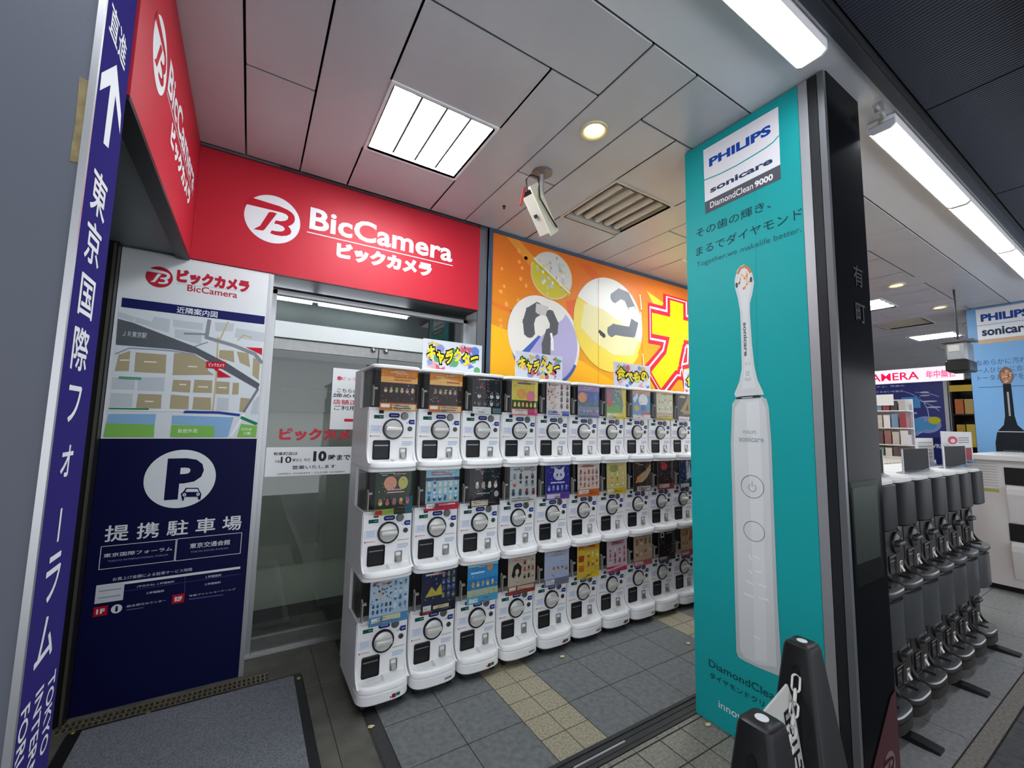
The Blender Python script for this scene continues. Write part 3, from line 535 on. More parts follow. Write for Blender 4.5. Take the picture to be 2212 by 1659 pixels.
KA = [[(.02, .70), (.80, .70), (.755, .10), (.60, .06)], [(.40, .99), (.395, .58), (.30, .27), (.06, .03)], [(.86, 1.0), (.93, .88)], [(1.0, 1.04), (1.07, .92)]]
for wd, col, l in ((.50, '#cc2038', 13), (.415, '#f0e4e0', 14), (.365, '#d22238', 15), (.26, '#d9c60e', 16)):
    for st in KA:
        g = [(3.30+x*.86, 1.82+y*.78) for x, y in st]; w_ = wd*(.80 if len(st) > 2 else .62)
        q.line(g, w_, col, l); [q.poly([(x-w_*.36, z-w_*.46), (x+w_*.40, z-w_*.46), (x+w_*.40, z+w_*.46), (x-w_*.36, z+w_*.46)], col, l) for x, z in g[1:-1]]
q.build('printed_face', t, GLOSSPRINT)

# ------------------------------------------------------------------ notices on the glass door
def sheet_y(name, label, cat, y, x0, x1, z0, z1, draw, col='#dadbdc', grp=None):
    t = thing(name, label, cat, ((x0+x1)/2, y, z0), grp, True)
    B().box(x0, x1, y, y+.0016, z0, z1).build('sheet', mat('sheet_'+col[1:], col, .5), t, 0)
    q = P.onY(y-.0002); draw(q); q.build('print', t); return t
def d1(q):
    q.text('ビックカメラ', .50, 1.622, .70, 1.645, '#c05060', 1, .01); q.ell(.485, 1.634, .014, .014, '#c05060', 1, 16)
    for s, x0, x1, z0, z1, c in (('こちらの出入口は', .475, .74, 1.540, 1.568, '#3a3c40'), ('締め切って', .452, .74, 1.508, 1.535, '#3a3c40'), ('店舗正面入口を', .455, .80, 1.462, 1.495, '#b83a4c'), ('ご利用ください', .462, .80, 1.425, 1.456, '#3a3c40')): q.text(s, x0, z0, x1, z1, c, 1, .012)
    q.rect(.53, 1.352, .74, 1.370, '#c02a38', 1); q.poly([(.74, 1.392), (.80, 1.361), (.74, 1.330)], '#c02a38', 1)
sheet_y('paper_notice', 'white paper notice taped inside the glass door, partly behind the first machine', 'notice', 2.9415, .444, .83, 1.30, 1.70, d1)
def d2(q):
    K = '#2c2d30'
    q.ptext('有楽町店は', (590, 984), (643, 976), K, 1, .015); q.ptext('午前', (594, 1000), (605, 994), K, 1, .01); q.ptext('10', (606, 1000.5), (630, 986), K, 1, .02); q.ptext('時から', (632, 998), (652, 990), K, 1, .01)
    q.ptext('午後', (656, 997), (672, 990), K, 1, .015); q.ptext('10', (676, 997), (706, 974), K, 1, .05); q.ptext('時まで', (709, 995), (757, 981), K, 1, .025)
    q.ptext('営業いたします', (631, 1014), (725, 1003), K, 1, .01); q.ptext('OPEN 10:00AM - CLOSE 10:00PM', (600, 1026), (744, 1017), K, 1, .0)
    q.text('有楽町店', .66, 1.03, .80, 1.14, '#8d8f92', 1, .02)
sheet_y('opening_hours_sign', 'wide white opening hours sign on the glass door', 'sign', 2.944, .100, .80, 1.013, 1.188, d2)
q = P.onY(2.9455); a, c = q.px(602, 952), q.px(760, 926)
b = B(); vs, fs = text_mesh('ビックカメラ', .055, 1.02); ax_, bx_ = min(p[0] for p in vs), max(p[0] for p in vs); ay_, by_ = min(p[1] for p in vs), max(p[1] for p in vs)
X1 = a[0]+(c[0]-a[0])*6/5.05
f_ = lambda y: [(a[0]+(x-ax_)/(bx_-ax_)*(X1-a[0]), y, a[1]+(z-ay_)/(by_-ay_)*(c[1]-a[1])) for x, z in vs]
b.add(f_(2.9445), fs); b.add(f_(2.9458), [g[::-1] for g in fs])
tag(b.build('door_lettering', mat('red_cut_vinyl', '#b5182c', .45), None, 0), 'red cut shop name lettering stuck across the glass door', 'lettering')

# ------------------------------------------------------------------ dark pillar and turquoise poster
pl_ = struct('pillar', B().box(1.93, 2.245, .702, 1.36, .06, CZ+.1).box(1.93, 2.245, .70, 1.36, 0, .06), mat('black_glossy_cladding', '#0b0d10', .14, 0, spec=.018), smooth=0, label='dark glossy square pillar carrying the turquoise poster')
struct('trim_8', B().box(1.909, 1.932, .765, .800, .0, CZ-.006).box(1.909, 1.932, .730, .762, 0, CZ-.006, 1).box(1.907, 1.932, .704, .727, 0, CZ-.006, 2), [ALU, mat('dark_trim', '#26282b', .4, .4), mat('grey_trim', '#75787a', .35, .6)], None, 0)
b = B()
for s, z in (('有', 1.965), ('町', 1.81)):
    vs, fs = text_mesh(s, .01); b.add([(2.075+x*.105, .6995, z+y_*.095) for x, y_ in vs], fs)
t = b.build('reflected_lettering', mat('reflection_black', '#0b0d10', .6), pl_, 0)  # characters mirrored in the cladding, put in as flat dark glyphs
t = thing('notice_sleeve', 'clear sleeve with a dark notice on the black pillar face', 'notice', (2.05, .698, .78), None, True)
B().box(1.935, 2.195, .6965, .699, .782, 1.162).build('sleeve', glass('sleeve_film', (.80, .84, .82), .004, .3, .06), t, 0)
B().box(1.955, 2.18, .6992, .6998, .86, 1.14).build('notice', mat('dark_notice', '#161a19', .5, noise=(14, .3)), t, 0)
t = thing('red_corner_panel', 'dark red corner panel with white emblem at the foot of the black pillar', 'poster', (2.1, .698, .05), None, True)
B().prism([(1.94, .02), (2.238, .02), (2.238, .34), (2.19, .33), (1.98, .14)], .6975, .6995, 0, 'y').build('sheet', mat('deep_red_sheet', '#3c0a14', .5), t, 0)  # dark red slanted shape laid flat on the pillar face
q = P.onY(.6974); logo(q, 2.135, .10, .055, '#6a5c5e', '#3c0a14', 1); q.build('print', t)

t = thing('advertising_poster', 'tall turquoise toothbrush poster on the pillar side', 'poster', (1.91, 1.08, 0), 'toothbrush posters on pillars', True)
TEAL = '#159b9b'
B().box(1.9105, 1.929, .802, 1.356, .003, CZ-.006).build('panel', mat('turquoise_board', TEAL, .5, spec=.2), t, 0)
q = P.onX(1.9102, -1)
cr = lambda a, b: (1400+a/2.724, b/2.724); k2 = lambda a, b: (1400+a/2.962, 540+b/2.962); k3 = lambda a, b: (1400+a/2.968, 1100+b/2.968)
PP = lambda pts, f: [q.px(*f(*k)) for k in pts]
q.line([q.px(1632, 400), q.px(1640, 1300)], .0012, '#11898a', 1)
q.poly(PP([(325, 885), (765, 627), (778, 968), (335, 1190)], cr), '#e2e2e6', 1); q.poly(PP([(335, 1190), (778, 968), (782, 1052), (338, 1260)], cr), '#55565e', 1)
q.line(PP([(328, 1062), (420, 1025), (520, 975), (620, 915), (690, 872), (735, 838), (768, 800)], cr), .006, TEAL, 2)
q.ptext('PHILIPS', cr(360, 985), cr(722, 728), '#1546a0', 2, .045); q.ptext('sonicare', cr(366, 1138), cr(732, 920), '#2a3e58', 2, .035); q.ptext('DiamondClean', cr(366, 1226), cr(618, 1095), '#e8e8ea', 2, .008, top=cr(366, 1190)); z9 = q.px(*cr(366, 1226))[1]; q.text('9000', q.px(*cr(628, 1090))[0], z9, q.px(*cr(735, 1032))[0], q.px(*cr(366, 1192))[1], '#e8e8ea', 2, .03)
INK = '#1c3a44'
q.ptext('その歯の輝き、', cr(284, 1402), cr(725, 1245), INK, 2, top=cr(284, 1352)); q.ptext('まるでダイヤモンド', cr(284, 1510), cr(905, 1222), INK, 2, top=cr(288, 1455)); q.ptext('Together,we makelife better.', (1505, 581), (1731, 494), '#2c5a62', 2, -.004, top=(1505, 567))
BODY = '#c9cccc'; EDGE = '#b2b8b9'
body = [(1582, 872), (1590, 861), (1600, 858), (1645, 856), (1656, 862), (1661, 880), (1667, 960), (1672, 1100), (1680, 1300), (1687, 1420), (1687, 1452), (1683, 1460), (1673, 1456), (1636, 1441), (1609, 1428), (1596, 1420), (1591, 1408), (1588, 1300), (1583, 1100), (1579, 960)]
q.pp(body, EDGE, 2); q.pp([(1588, 880), (1600, 864), (1645, 861), (1654, 880), (1660, 960), (1665, 1100), (1672, 1300), (1678, 1440), (1640, 1436), (1609, 1420), (1599, 1404), (1595, 1300), (1590, 1100), (1585, 960)], BODY, 3); q.pp([(1612, 868), (1640, 864), (1650, 1100), (1658, 1430), (1632, 1425), (1622, 1100)], '#d2d5d5', 4)
head = [(615, 92), (645, 110), (668, 150), (679, 210), (668, 280), (652, 340), (652, 400), (665, 600), (680, 740), (700, 830), (735, 905), (742, 926), (560, 940), (552, 922), (585, 840), (600, 760), (597, 600), (590, 400), (575, 310), (556, 240), (555, 190), (570, 130), (590, 105)]
q.poly(PP(head, k2), '#c6caca', 2); q.poly(PP([(600, 110), (640, 115), (664, 200), (640, 320), (640, 420), (655, 700), (690, 880), (600, 890), (618, 740), (608, 420), (590, 300), (568, 210)], k2), '#d0d3d3', 3)
q.poly(PP([(560, 948), (600, 936), (700, 928), (722, 930), (722, 944), (640, 950), (566, 956)], k2), '#2f3436', 3); q.poly(PP([(600, 944), (670, 938), (670, 944), (600, 950)], k2), '#b8bcbc', 4)
q.line(PP([(575, 150), (592, 118), (618, 104), (642, 118), (656, 142)], k2), .012, '#bd7b52', 4)
for i in range(30):
    a, r = random.random()*6.28, random.random()**.5; c = q.px(*k2(615+34*r*math.cos(a), 195+62*r*math.sin(a))); q.ell(c[0], c[1], .0045, .006, random.choice(('#d69a5e', '#e0b48a', '#c07a48', '#e6d2bc')), 5, 8)
for u, v in ((568, 226), (660, 190)): c = q.px(*k2(u, v)); q.ell(c[0], c[1], .006, .013, '#4a4e56', 5, 12)
c, e = q.px(*k2(622, 680)), q.px(*k2(637, 460)); q.text('sonicare', c[0]-.004, c[1], c[0]+.012, e[1], '#5a6062', 4, .03, 1, rot=1); q.ptext('C3', k2(622, 738), k2(655, 718), '#8a9092', 4)
c = q.px(*k2(638, 790)); q.box(c[0]-.006, c[1]-.008, c[0]+.006, c[1]+.008, .002, '#7d8385', 4)
for r in (.018, .026): q.line([(c[0]+r*math.cos(a), c[1]-.006+r*math.sin(a)) for a in [math.radians(230+i*10) for i in range(9)]], .002, '#7d8385', 4)
q.ptext('PHILIPS', k2(610, 1176), k2(694, 1156), '#9a9fa1', 5, .01); q.ptext('sonicare', k2(584, 1226), k2(742, 1196), '#9a9fa1', 5, .02)
c = q.px(*k2(668, 1514)); q.ring(c[0], c[1], .0505, .0022, '#5f676a', 5, 48, .050); q.line([(c[0]+.016*math.sin(a), c[1]-.004+.018*math.cos(a)) for a in [math.radians(40+28*i) for i in range(11)]], .003, '#8a9092', 5); q.line([(c[0], c[1]), (c[0], c[1]+.022)], .003, '#8a9092', 5)
c = q.px(*k3(680, 141)); q.ring(c[0], c[1], .046, .0022, '#5f676a', 5, 48, .043)
for pts in (((650, 298), (662, 322)), ((680, 300), (715, 318)), ((650, 392), (664, 410)), ((690, 395), (727, 405)), ((630, 455), (672, 482)), ((705, 478), (758, 498)), ((622, 540), (672, 562)), ((712, 566), (772, 582)), ((680, 815), (720, 832))): q.line(PP(pts, k3), .006, '#e2e4e4', 5)
a, e, d = q.px(*k3(391, 1003)), q.px(*k3(391, 958)), q.px(*k3(790, 1150)); q.text('DiamondClean', a[0], a[1], a[0]+(d[0]-a[0])*1.13, e[1], '#183c46', 2, .0)
a, e, d = q.px(*k3(396, 1078)), q.px(*k3(396, 1040)), q.px(*k3(720, 1200)); q.text('ダイヤモンドクリーン', a[0], a[1], a[0]+(d[0]-a[0])*1.36, e[1], '#183c46', 2, .005)
a, e, d = q.px(*k3(453, 1284)), q.px(*k3(453, 1226)), q.px(*k3(572, 1300)); q.text('innovation + you', a[0], a[1], a[0]+(d[0]-a[0])*3.9, e[1], '#dfe6e6', 2, .004)
q.build('printed_face', t)

# ------------------------------------------------------------------ chain barrier at the pillar
def post(x, y, label, h=.70, a=.036, bb=.115):
    t = thing('barrier_post', label, 'barrier post', (x, y, 0), 'black plastic chain posts')
    sh = B(); s4 = lambda k, r: rrect(-k, -k, k, k, r, 5)
    rings = [(bb+.03, .02, 0), (bb+.03, .02, .035), (bb+.008, .02, .05), (bb, .018, .06), (a+.004, .012, h-.02), (a, .012, h-.006), (a-.008, .010, h), ]
    sh.loft([[(px, py, z) for px, py in s4(k, r)] for k, r, z in rings]); sh.build('body', BLACKP, t, 35)
    B().lathe((0, 0, h), [(.0145, -.001), (.0145, .001), (.013, .0016)], 'z', 20).build('round_sticker', mat('sticker_white', '#d2d4d4', .5), t, 30)
    k = a+.004+(bb-a-.004)*(.075/(h-.08)); c = [(-k-.0005, py*.6, h-.085+pz) for py, pz in circ(0, 0, .022, .026, 18)]; c2_ = [(-k+.03, py*.6, pz_) for (_, py, pz_) in c]
    B().loft([[(x_, y_, z_) for x_, y_, z_ in c], [(x_-.001, y_*.8, z_) for x_, y_, z_ in c], [(x_+.002, y_*.7, z_) for x_, y_, z_ in c]]).build('chain_slot', mat('slot_black', '#020202', .9), t, 0)
    return t
post(1.512, .695, 'black tapered chain post in front of the turquoise poster, the one standing taller in view')
post(1.036, .567, 'black tapered chain post at the bottom edge, nearest the camera')
t = thing('barrier_chain', 'white plastic chain hanging between the two black posts', 'chain', (1.27, .63, .5), None, True)
e0, e1 = Vector((1.462, .692, .612)), Vector((1.086, .578, .612)); LINK = mat('white_chain_plastic', '#cfd0c8', .4)
n = 15
def cp(s): p = e0.lerp(e1, s); p.z -= .12*4*s*(1-s); return p
for i in range(n):
    p, r = cp((i+.02)/n), cp((i+.98)/n); d = (r-p); L = d.length*1.22; d.normalize(); mid = (p+r)/2; si = d.cross(Vector((0, 0, 1))).normalized(); nn = d.cross(si).normalized()
    if i % 2: si, nn = nn, si
    ring = [mid+d*(math.cos(a)*.010+(L/2-.010)*(1 if math.cos(a) > 0 else -1))+si*math.sin(a)*.010 for a in [math.radians(7+15*k) for k in range(24)]]
    B().tube(ring, .0033, 6, True).build('link', LINK, t, 60)
t = thing('barrier_board', 'white hanging notice board with black lettering between the two black posts', 'sign', (1.27, .63, .2), None, True)
dv = (Vector((1.115, .655, 0))-Vector((e0.x, e0.y, 0))).normalized(); dv.z = 0; dv.normalize(); ub = Vector((0, 0, 1)); nb = dv.cross(ub)
o = e0+dv*.028; o.z = 0
def BP(a, z, off=0.): p = o+dv*a+nb*(off+.010-(.60-z)*.13); return Vector((p.x, p.y, z))
zt = lambda a: cp(min(1, max(0, (a+.028)/(e1-e0).length))).z-.012
pts = [(.0, .10), (.32, .10), (.325, .575), (.02, .60), (.005, .56)]
bd = B(); bd.loft([[BP(a, z, -.003) for a, z in pts], [BP(a, z, .003) for a, z in pts]]); bd.build('board', mat('board_white', '#b9bab4', .5), t, 0)
q = P(BP(.32, 0, -.0032), tuple(-dv), (0, 0, 1)); q.V = Vector((0, 0, 1))+nb*.13
[q.text(ch, .235, .47-.085*k, .305, .545-.085*k, '#18191a', 1, .0, dup=.02) for k, ch in enumerate('足元注意')]; q.build('print', t)
# rubber doormat, drain grating
t = thing('doormat', 'grey carpet doormat with black rubber border in front of the map board', 'doormat', (-.1, 2.1, 0), None, True)
B().prism(rrect(-.565, 1.15, .332, 2.618, .02), .0, .014, .006).build('rubber_border', BLACKP, t, 30)
B().prism(rrect(-.515, 1.20, .290, 2.598, .004, 2), .0135, .0165, .001).build('carpet', mat('grey_carpet', '#62646a', .95, noise=(160, .45), bump=('n', 260, .8)), t, 0)
for x, y in ((.312, 2.56), (-.545, 2.605), (-.30, 2.608)): B().lathe((x, y, .0135), [(.010, 0), (.009, .003), (0, .0045)], 'z', 12).build('brass_stud', mat('brass', '#c0a35a', .35, .8), t, 50)
t = thing('drain_grating', 'narrow slotted metal drain grating along the foot of the map board', 'grating', (-.2, 2.68, 0), None, True)
g = B(); g.box(-.62, .178, 2.635, 2.642, 0, .006).box(-.62, .178, 2.672, 2.678, 0, .006).box(-.62, .178, 2.708, 2.715, 0, .006)
x = -.62
while x < .178: g.box(x, x+.008, 2.638, 2.712, 0, .006); x += .0205
g.build('grating', mat('worn_grating', '#746b58', .5, .4, noise=(40, .25)), t, 0)
B().box(-.62, .178, 2.642, 2.708, -.001, .001).build('channel', mat('channel_black', '#0d0c0b', .9), t, 0)
for i, (u, v, lb) in enumerate(((1487, 1391, 'small pale yellow leaf on the dark paving beside the turquoise poster'), (1215, 1420, 'tiny pale scrap of litter on the dark paving near the machines'), (802, 1572, 'tiny pale scrap of litter on the black floor track'), (1780-250, 1567, 'tiny pale scrap on the front tiles at the poster foot'))):
    p = at(u, v, z=0); b = B(); b.add([(p.x-.016, p.y, .004), (p.x-.004, p.y-.012, .006), (p.x+.016, p.y-.004, .007), (p.x+.008, p.y+.010, .004), (p.x-.010, p.y+.008, .009), (p.x, p.y, .012)], [(0, 1, 5), (1, 2, 5), (2, 3, 5), (3, 4, 5), (4, 0, 5), (4, 3, 2, 1, 0)])
    tag(b.build('fallen_leaf' if i == 0 else 'paper_scrap', mat('dry_leaf', '#c8b787' if i == 0 else '#b9b6ac', .8), None, 0), lb, 'leaf' if i == 0 else 'scrap')
# ------------------------------------------------------------------ capsule machines
GW, GD, GH = .249, .36, .518; SIL = mat('dull_silver_plastic', '#45484a', .3, .5)
def bowl(w_, front, back, e=3.2, n=17, x0=0.):
    """plan outline: straight back, rounded bulging front (front is negative y)"""
    pts = [(x0+w_, back)]; pts = []
    for i in range(n):
        a = math.pi*i/(n-1); cx = -math.copysign(abs(math.cos(a))**(2/e), math.cos(a)); sy = abs(math.sin(a))**(2/e)
        pts.append((x0+w_/2+w_/2*cx, front*sy))
    return pts+[(x0+w_, back), (x0, back)]
def machine_parts(body_m, cap_m, ring_m, dial_m, dark=None):
    t = thing('capsule_machine', '-', 'capsule machine')
    b = B(); ch = bowl(GW, -.085, .03)
    # bulging tray: lip, floor and sides that sweep up into the face
    b.loft([[(x, y, z) for x, y in p] for p, z in ((inset(ch, .006), 0), (ch, .007), (ch, .026), (inset(ch, .004), .032), (inset(ch, .010), .0335), (inset(ch, .014), .030))])
    b.box(.004, GW-.004, 0, GD, .004, .300); b.box(0, GW, .01, GD, 0, .300)
    for x in (0, GW-.010):
        pr = [(0.01, .02), (-.060, .028)]+[(-.060+.066*math.sin(a)**.8 if a else -.060, .030+.10*(1-math.cos(a))) for a in [math.radians(8+i*82/9) for i in range(10)]]+[(.01, .14)]
        b.prism(pr, x, x+.010, .002, 'x')
    fl_ = [(-.055, .030), (.002, .030), (.002, .055)]+[(.002-.03*(1-math.cos(math.radians(90-i*15))), .055-.025*math.sin(math.radians(i*15))) for i in range(1, 7)]
    b.prism([(.003, .028), (.003, .050), (-.004, .040), (-.014, .034), (-.03, .031), (-.03, .028)], .008, GW-.008, 0, 'x')
    b.box(.122, .124, -.055, .001, .0325, .040); b.box(.128, .130, -.055, .001, .0325, .040)
    b.box(0, GW, .20, GD, .300, .506); b.box(.002, .012, .185, .20, .300, .506); b.box(GW-.012, GW-.002, .185, .20, .300, .506); b.box(0, GW, -.004, .20, .292, .303)
    b.build('body', body_m, t, 35)
    if dark: B().loft([[(x, y, z) for x, y in p] for p, z in ((inset(ch, .003), .0255), (inset(ch, -.001), .027), (inset(ch, .003), .0325), (inset(ch, .013), .0345))]).build('tray_highlight', mat('tray_highlight_silver', '#7d8081', .25, .6), t, 35)  # highlight along the dark tray tops, put in as a lighter metal rim
    c = B(); tp = bowl(GW, -.062, GD, 4.2)
    c.loft([[(x, y, z) for x, y in p] for p, z in ((inset(tp, .004), .500), (tp, .503), (tp, .514), (inset(tp, .006), .5185))]); c.build('lid', cap_m, t, 35)
    gl = bowl(GW-.006, -.078 if dark else -.045, .186, 3.2 if dark else 5.5, x0=.003); g = B()
    g.loft([[(x, y, z) for x, y in p] for p, z in ((inset(gl, .004), .296), (gl, .302), (gl, .500))]); g.build('display_window', dark or CLEAR, t, 30)
    d = B(); d.box(.010, GW-.010, .055, .185, .304, .499); d.build('capsule_bin', mat('bin_dark', '#231f1d', .4, noise=(30, .5)), t, 0)
    l = B(); l.prism([(-.034, .31), (-.010, .31), (-.006, .40), (-.014, .415), (-.036, .395)], .010, .017, .002, 'x'); l.box(.010, .030, -.040, -.026, .392, .402); l.build('latch', mat('pale_latch', '#94918a', .45) if not dark else BLACKP, t, 30)
    k = B(); kx, kz = .127, .194; k.lathe((kx, 0, kz), [(.0535, .002), (.0535, -.008), (.051, -.012), (.047, -.012), (.0455, -.006)], 'y', 40); kn = k.build('knob_ring', ring_m, t, 40)
    k = B(); k.lathe((kx, 0, kz), [(.0455, 0), (.045, -.010), (.040, -.014), (0, -.0145)], 'y', 40); dl = k.build('knob', dial_m, t, 40)
    k = B(); k.loft([[(kx+x, y, kz+z) for x, z in rrect(-w2, -h2, w2, h2, h2*.6, 4)] for w2, h2, y in ((.043, .016, -.012), (.042, .0145, -.024), (.039, .010, -.032), (.034, .005, -.034))]); k.build('knob_grip', dial_m, dl, 40)
    D = B(); D.loft([[(x, y, z) for x, z in rrect(.029+e, .040+e, .114-e, .137-e, .008-min(e, .004), 4)] for e, y in ((0, .001), (0, -.006), (.004, -.008), (.006, -.003))]); D.build('prize_door', BLACKP, t, 20)
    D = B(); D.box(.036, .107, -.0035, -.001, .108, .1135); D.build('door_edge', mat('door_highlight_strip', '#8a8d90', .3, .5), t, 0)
    r = B(); r.loft([[(x, y, z) for x, z in rrect(.165+e, .042+e, .203-e, .098-e, .004, 3)] for e, y in ((0, .001), (0, -.004), (.003, -.006), (.007, .0005))]); r.prism([(-.002, .045), (-.016, .047), (-.016, .05), (-.002, .075)], .172, .196, .001, 'x'); r.build('coin_return', mat('satin_silver', '#a3a29e', .35, .7), t, 20)
    s = B(); s.lathe((.184, 0, .262), [(.0195, .001), (.0195, -.006), (.016, -.009), (0, -.009)], 'y', 24); s.box(.1825, .1855, -.0105, -.009, .252, .273); s.build('coin_slot', mat('slot_grey', '#6c6f70', .35, .5), t, 30)
    s = B(); s.lathe((.216, 0, .196), [(.0125, .001), (.0125, -.004), (.009, -.006), (0, -.006)], 'y', 20); s.build('lock', mat('lock_grey', '#4a4c4c', .35, .6), t, 30)
    if not dark:
        q = P((0, .004, 0), (1, 0, 0), (0, 0, 1)); q.o.y = -.0002; NV = '#1f2d66'
        for x0, z0, x1, z1, c_, l_ in ((.052, .272, .076, .290, '#232b52', 1), (.028, .246, .076, .264, '#1c5048', 1)): q.rect(x0, z0, x1, z1, c_, l_)
        q.poly(rrect(.102, .253, .159, .276, .010), NV, 1); q.poly([(.206, .232), (.213, .244), (.240, .244), (.240, .220), (.213, .220)], '#27357a', 1)
        q.rect(.055, .253, .072, .257, '#88b0a0', 2); q.rect(.112, .262, .150, .267, '#9aa6d6', 2); q.rect(.217, .229, .236, .235, '#9aa6d6', 2)
        q.box(.012, .176, .068, .210, .0012, '#7f97c8', 1)
        for z in (.182, .189, .196, .203): q.rect(.018, z, .062, z+.0028, '#8fa3cf', 1)
        q.rect(.013, .153, .018, .161, '#b02434', 1); q.text('Gashapon', .020, .153, .064, .161, '#b8505c', 1, .01)
        for z, w2, c_ in ((.148, .060, '#b9b489'), (.126, .056, '#a7bcd8'), (.118, .058, '#a7bcd8'), (.110, .05, '#a7bcd8'), (.224, .012, '#8aa0cc')): q.rect(.176 if z != .224 else .195, z, (.176 if z != .224 else .195)+w2, z+.004, c_, 1)
        q.build('label_stickers', t)
    return t
def clone(t, loc):
    r = t.copy(); COL.objects.link(r); r.location = loc
    for c in list(t.children):
        k = c.copy(); COL.objects.link(k); k.parent = r
        for g in list(c.children): h = g.copy(); COL.objects.link(h); h.parent = k
    return r
def poster(t, spec):
    """printed insert card behind the window; unit coordinates 0..1"""
    x0, x1, z0, z1 = .043, .233, .288, .503
    s = B(); s.box(x0, x1, -.041, -.0398, z0, z1); o = s.build('insert_card', mat('card_white', '#cfcfcf', .5), t, 0)
    q = P((x0, -.0411, z0), (x1-x0, 0, 0), (0, 0, z1-z0)); q.N = Vector((0, -1, 0))
    for e in spec:
        k = e[0]
        if k == 'r': q.rect(*e[1:6], e[6] if len(e) > 6 else 1)
        elif k == 'c': q.ell(e[1], e[2], e[3], e[4], e[5], e[6] if len(e) > 6 else 2, 18)
        elif k == 'p': q.poly(e[1], e[2], e[3] if len(e) > 3 else 2)
        elif k == 'g':       # grid of little toy figures: x0 y0 x1 y1 nx ny colours
            _, gx0, gy0, gx1, gy1, nx, ny, cols = e
            for i in range(nx):
                for j in range(ny):
                    cx = gx0+(gx1-gx0)*(i+.5)/nx; cy = gy0+(gy1-gy0)*(j+.5)/ny; a = min((gx1-gx0)/nx, (gy1-gy0)/ny)*.42
                    q.ell(cx, cy-a*.35, a*.7, a*.75, random.choice(cols), 3, 10); q.ell(cx, cy+a*.45, a*.55, a*.55, random.choice(cols), 4, 10)
        elif k == 's':       # scatter of specks
            for i in range(e[6]): q.ell(e[1]+(e[3]-e[1])*random.random(), e[2]+(e[4]-e[2])*random.random(), .015+.03*random.random(), .012+.025*random.random(), random.choice(e[5]), 2, 7)
        elif k == 'b':       # lines of illegible small print
            _, bx0, by0, bx1, by1, nn, c_ = e
            for i in range(nn): yy = by0+(by1-by0)*(i+.3)/nn; q.rect(bx0, yy, bx0+(bx1-bx0)*(.7+.3*random.random()), yy+(by1-by0)/nn*.45, c_, 5)
    for i in range(46):
        q.ell(.04+.92*random.random(), .2+.76*random.random(), .006+.012*random.random(), .005+.010*random.random(), random.choice(('#d8d4cc', '#2a2626', '#b0483c', '#4a5a80', '#c4b060')), 6, 6)
    for i in range(7):
        a, b_ = .05+.6*random.random(), .02+.13*random.random(); q.rect(a, b_, min(.97, a+.08+.2*random.random()), b_+.010, random.choice(('#4a4644', '#8a3a34', '#6a6a70')), 7)
    for i in range(4):
        a = .08+.5*random.random(); q.rect(a, .88+.022*i, min(.95, a+.15+.3*random.random()), .892+.022*i, random.choice(('#d8d2c8', '#c46a5a', '#3a3640')), 7)
    q.build('insert_print', o)
def bottom(bg, lab='#dcdcd8', b2=None): return [('r', 0, 0, 1, .17, bg, 1), ('r', .03, .07, .26, .15, lab, 4), ('r', .33, .02, .97, .15, b2 or '#c9bfa0', 3), ('b', .36, .03, .94, .14, 2, '#6a5a4c')]
FIG = ['#c9a08c', '#b86a5c', '#8da05a', '#6f6a88', '#c9b890']
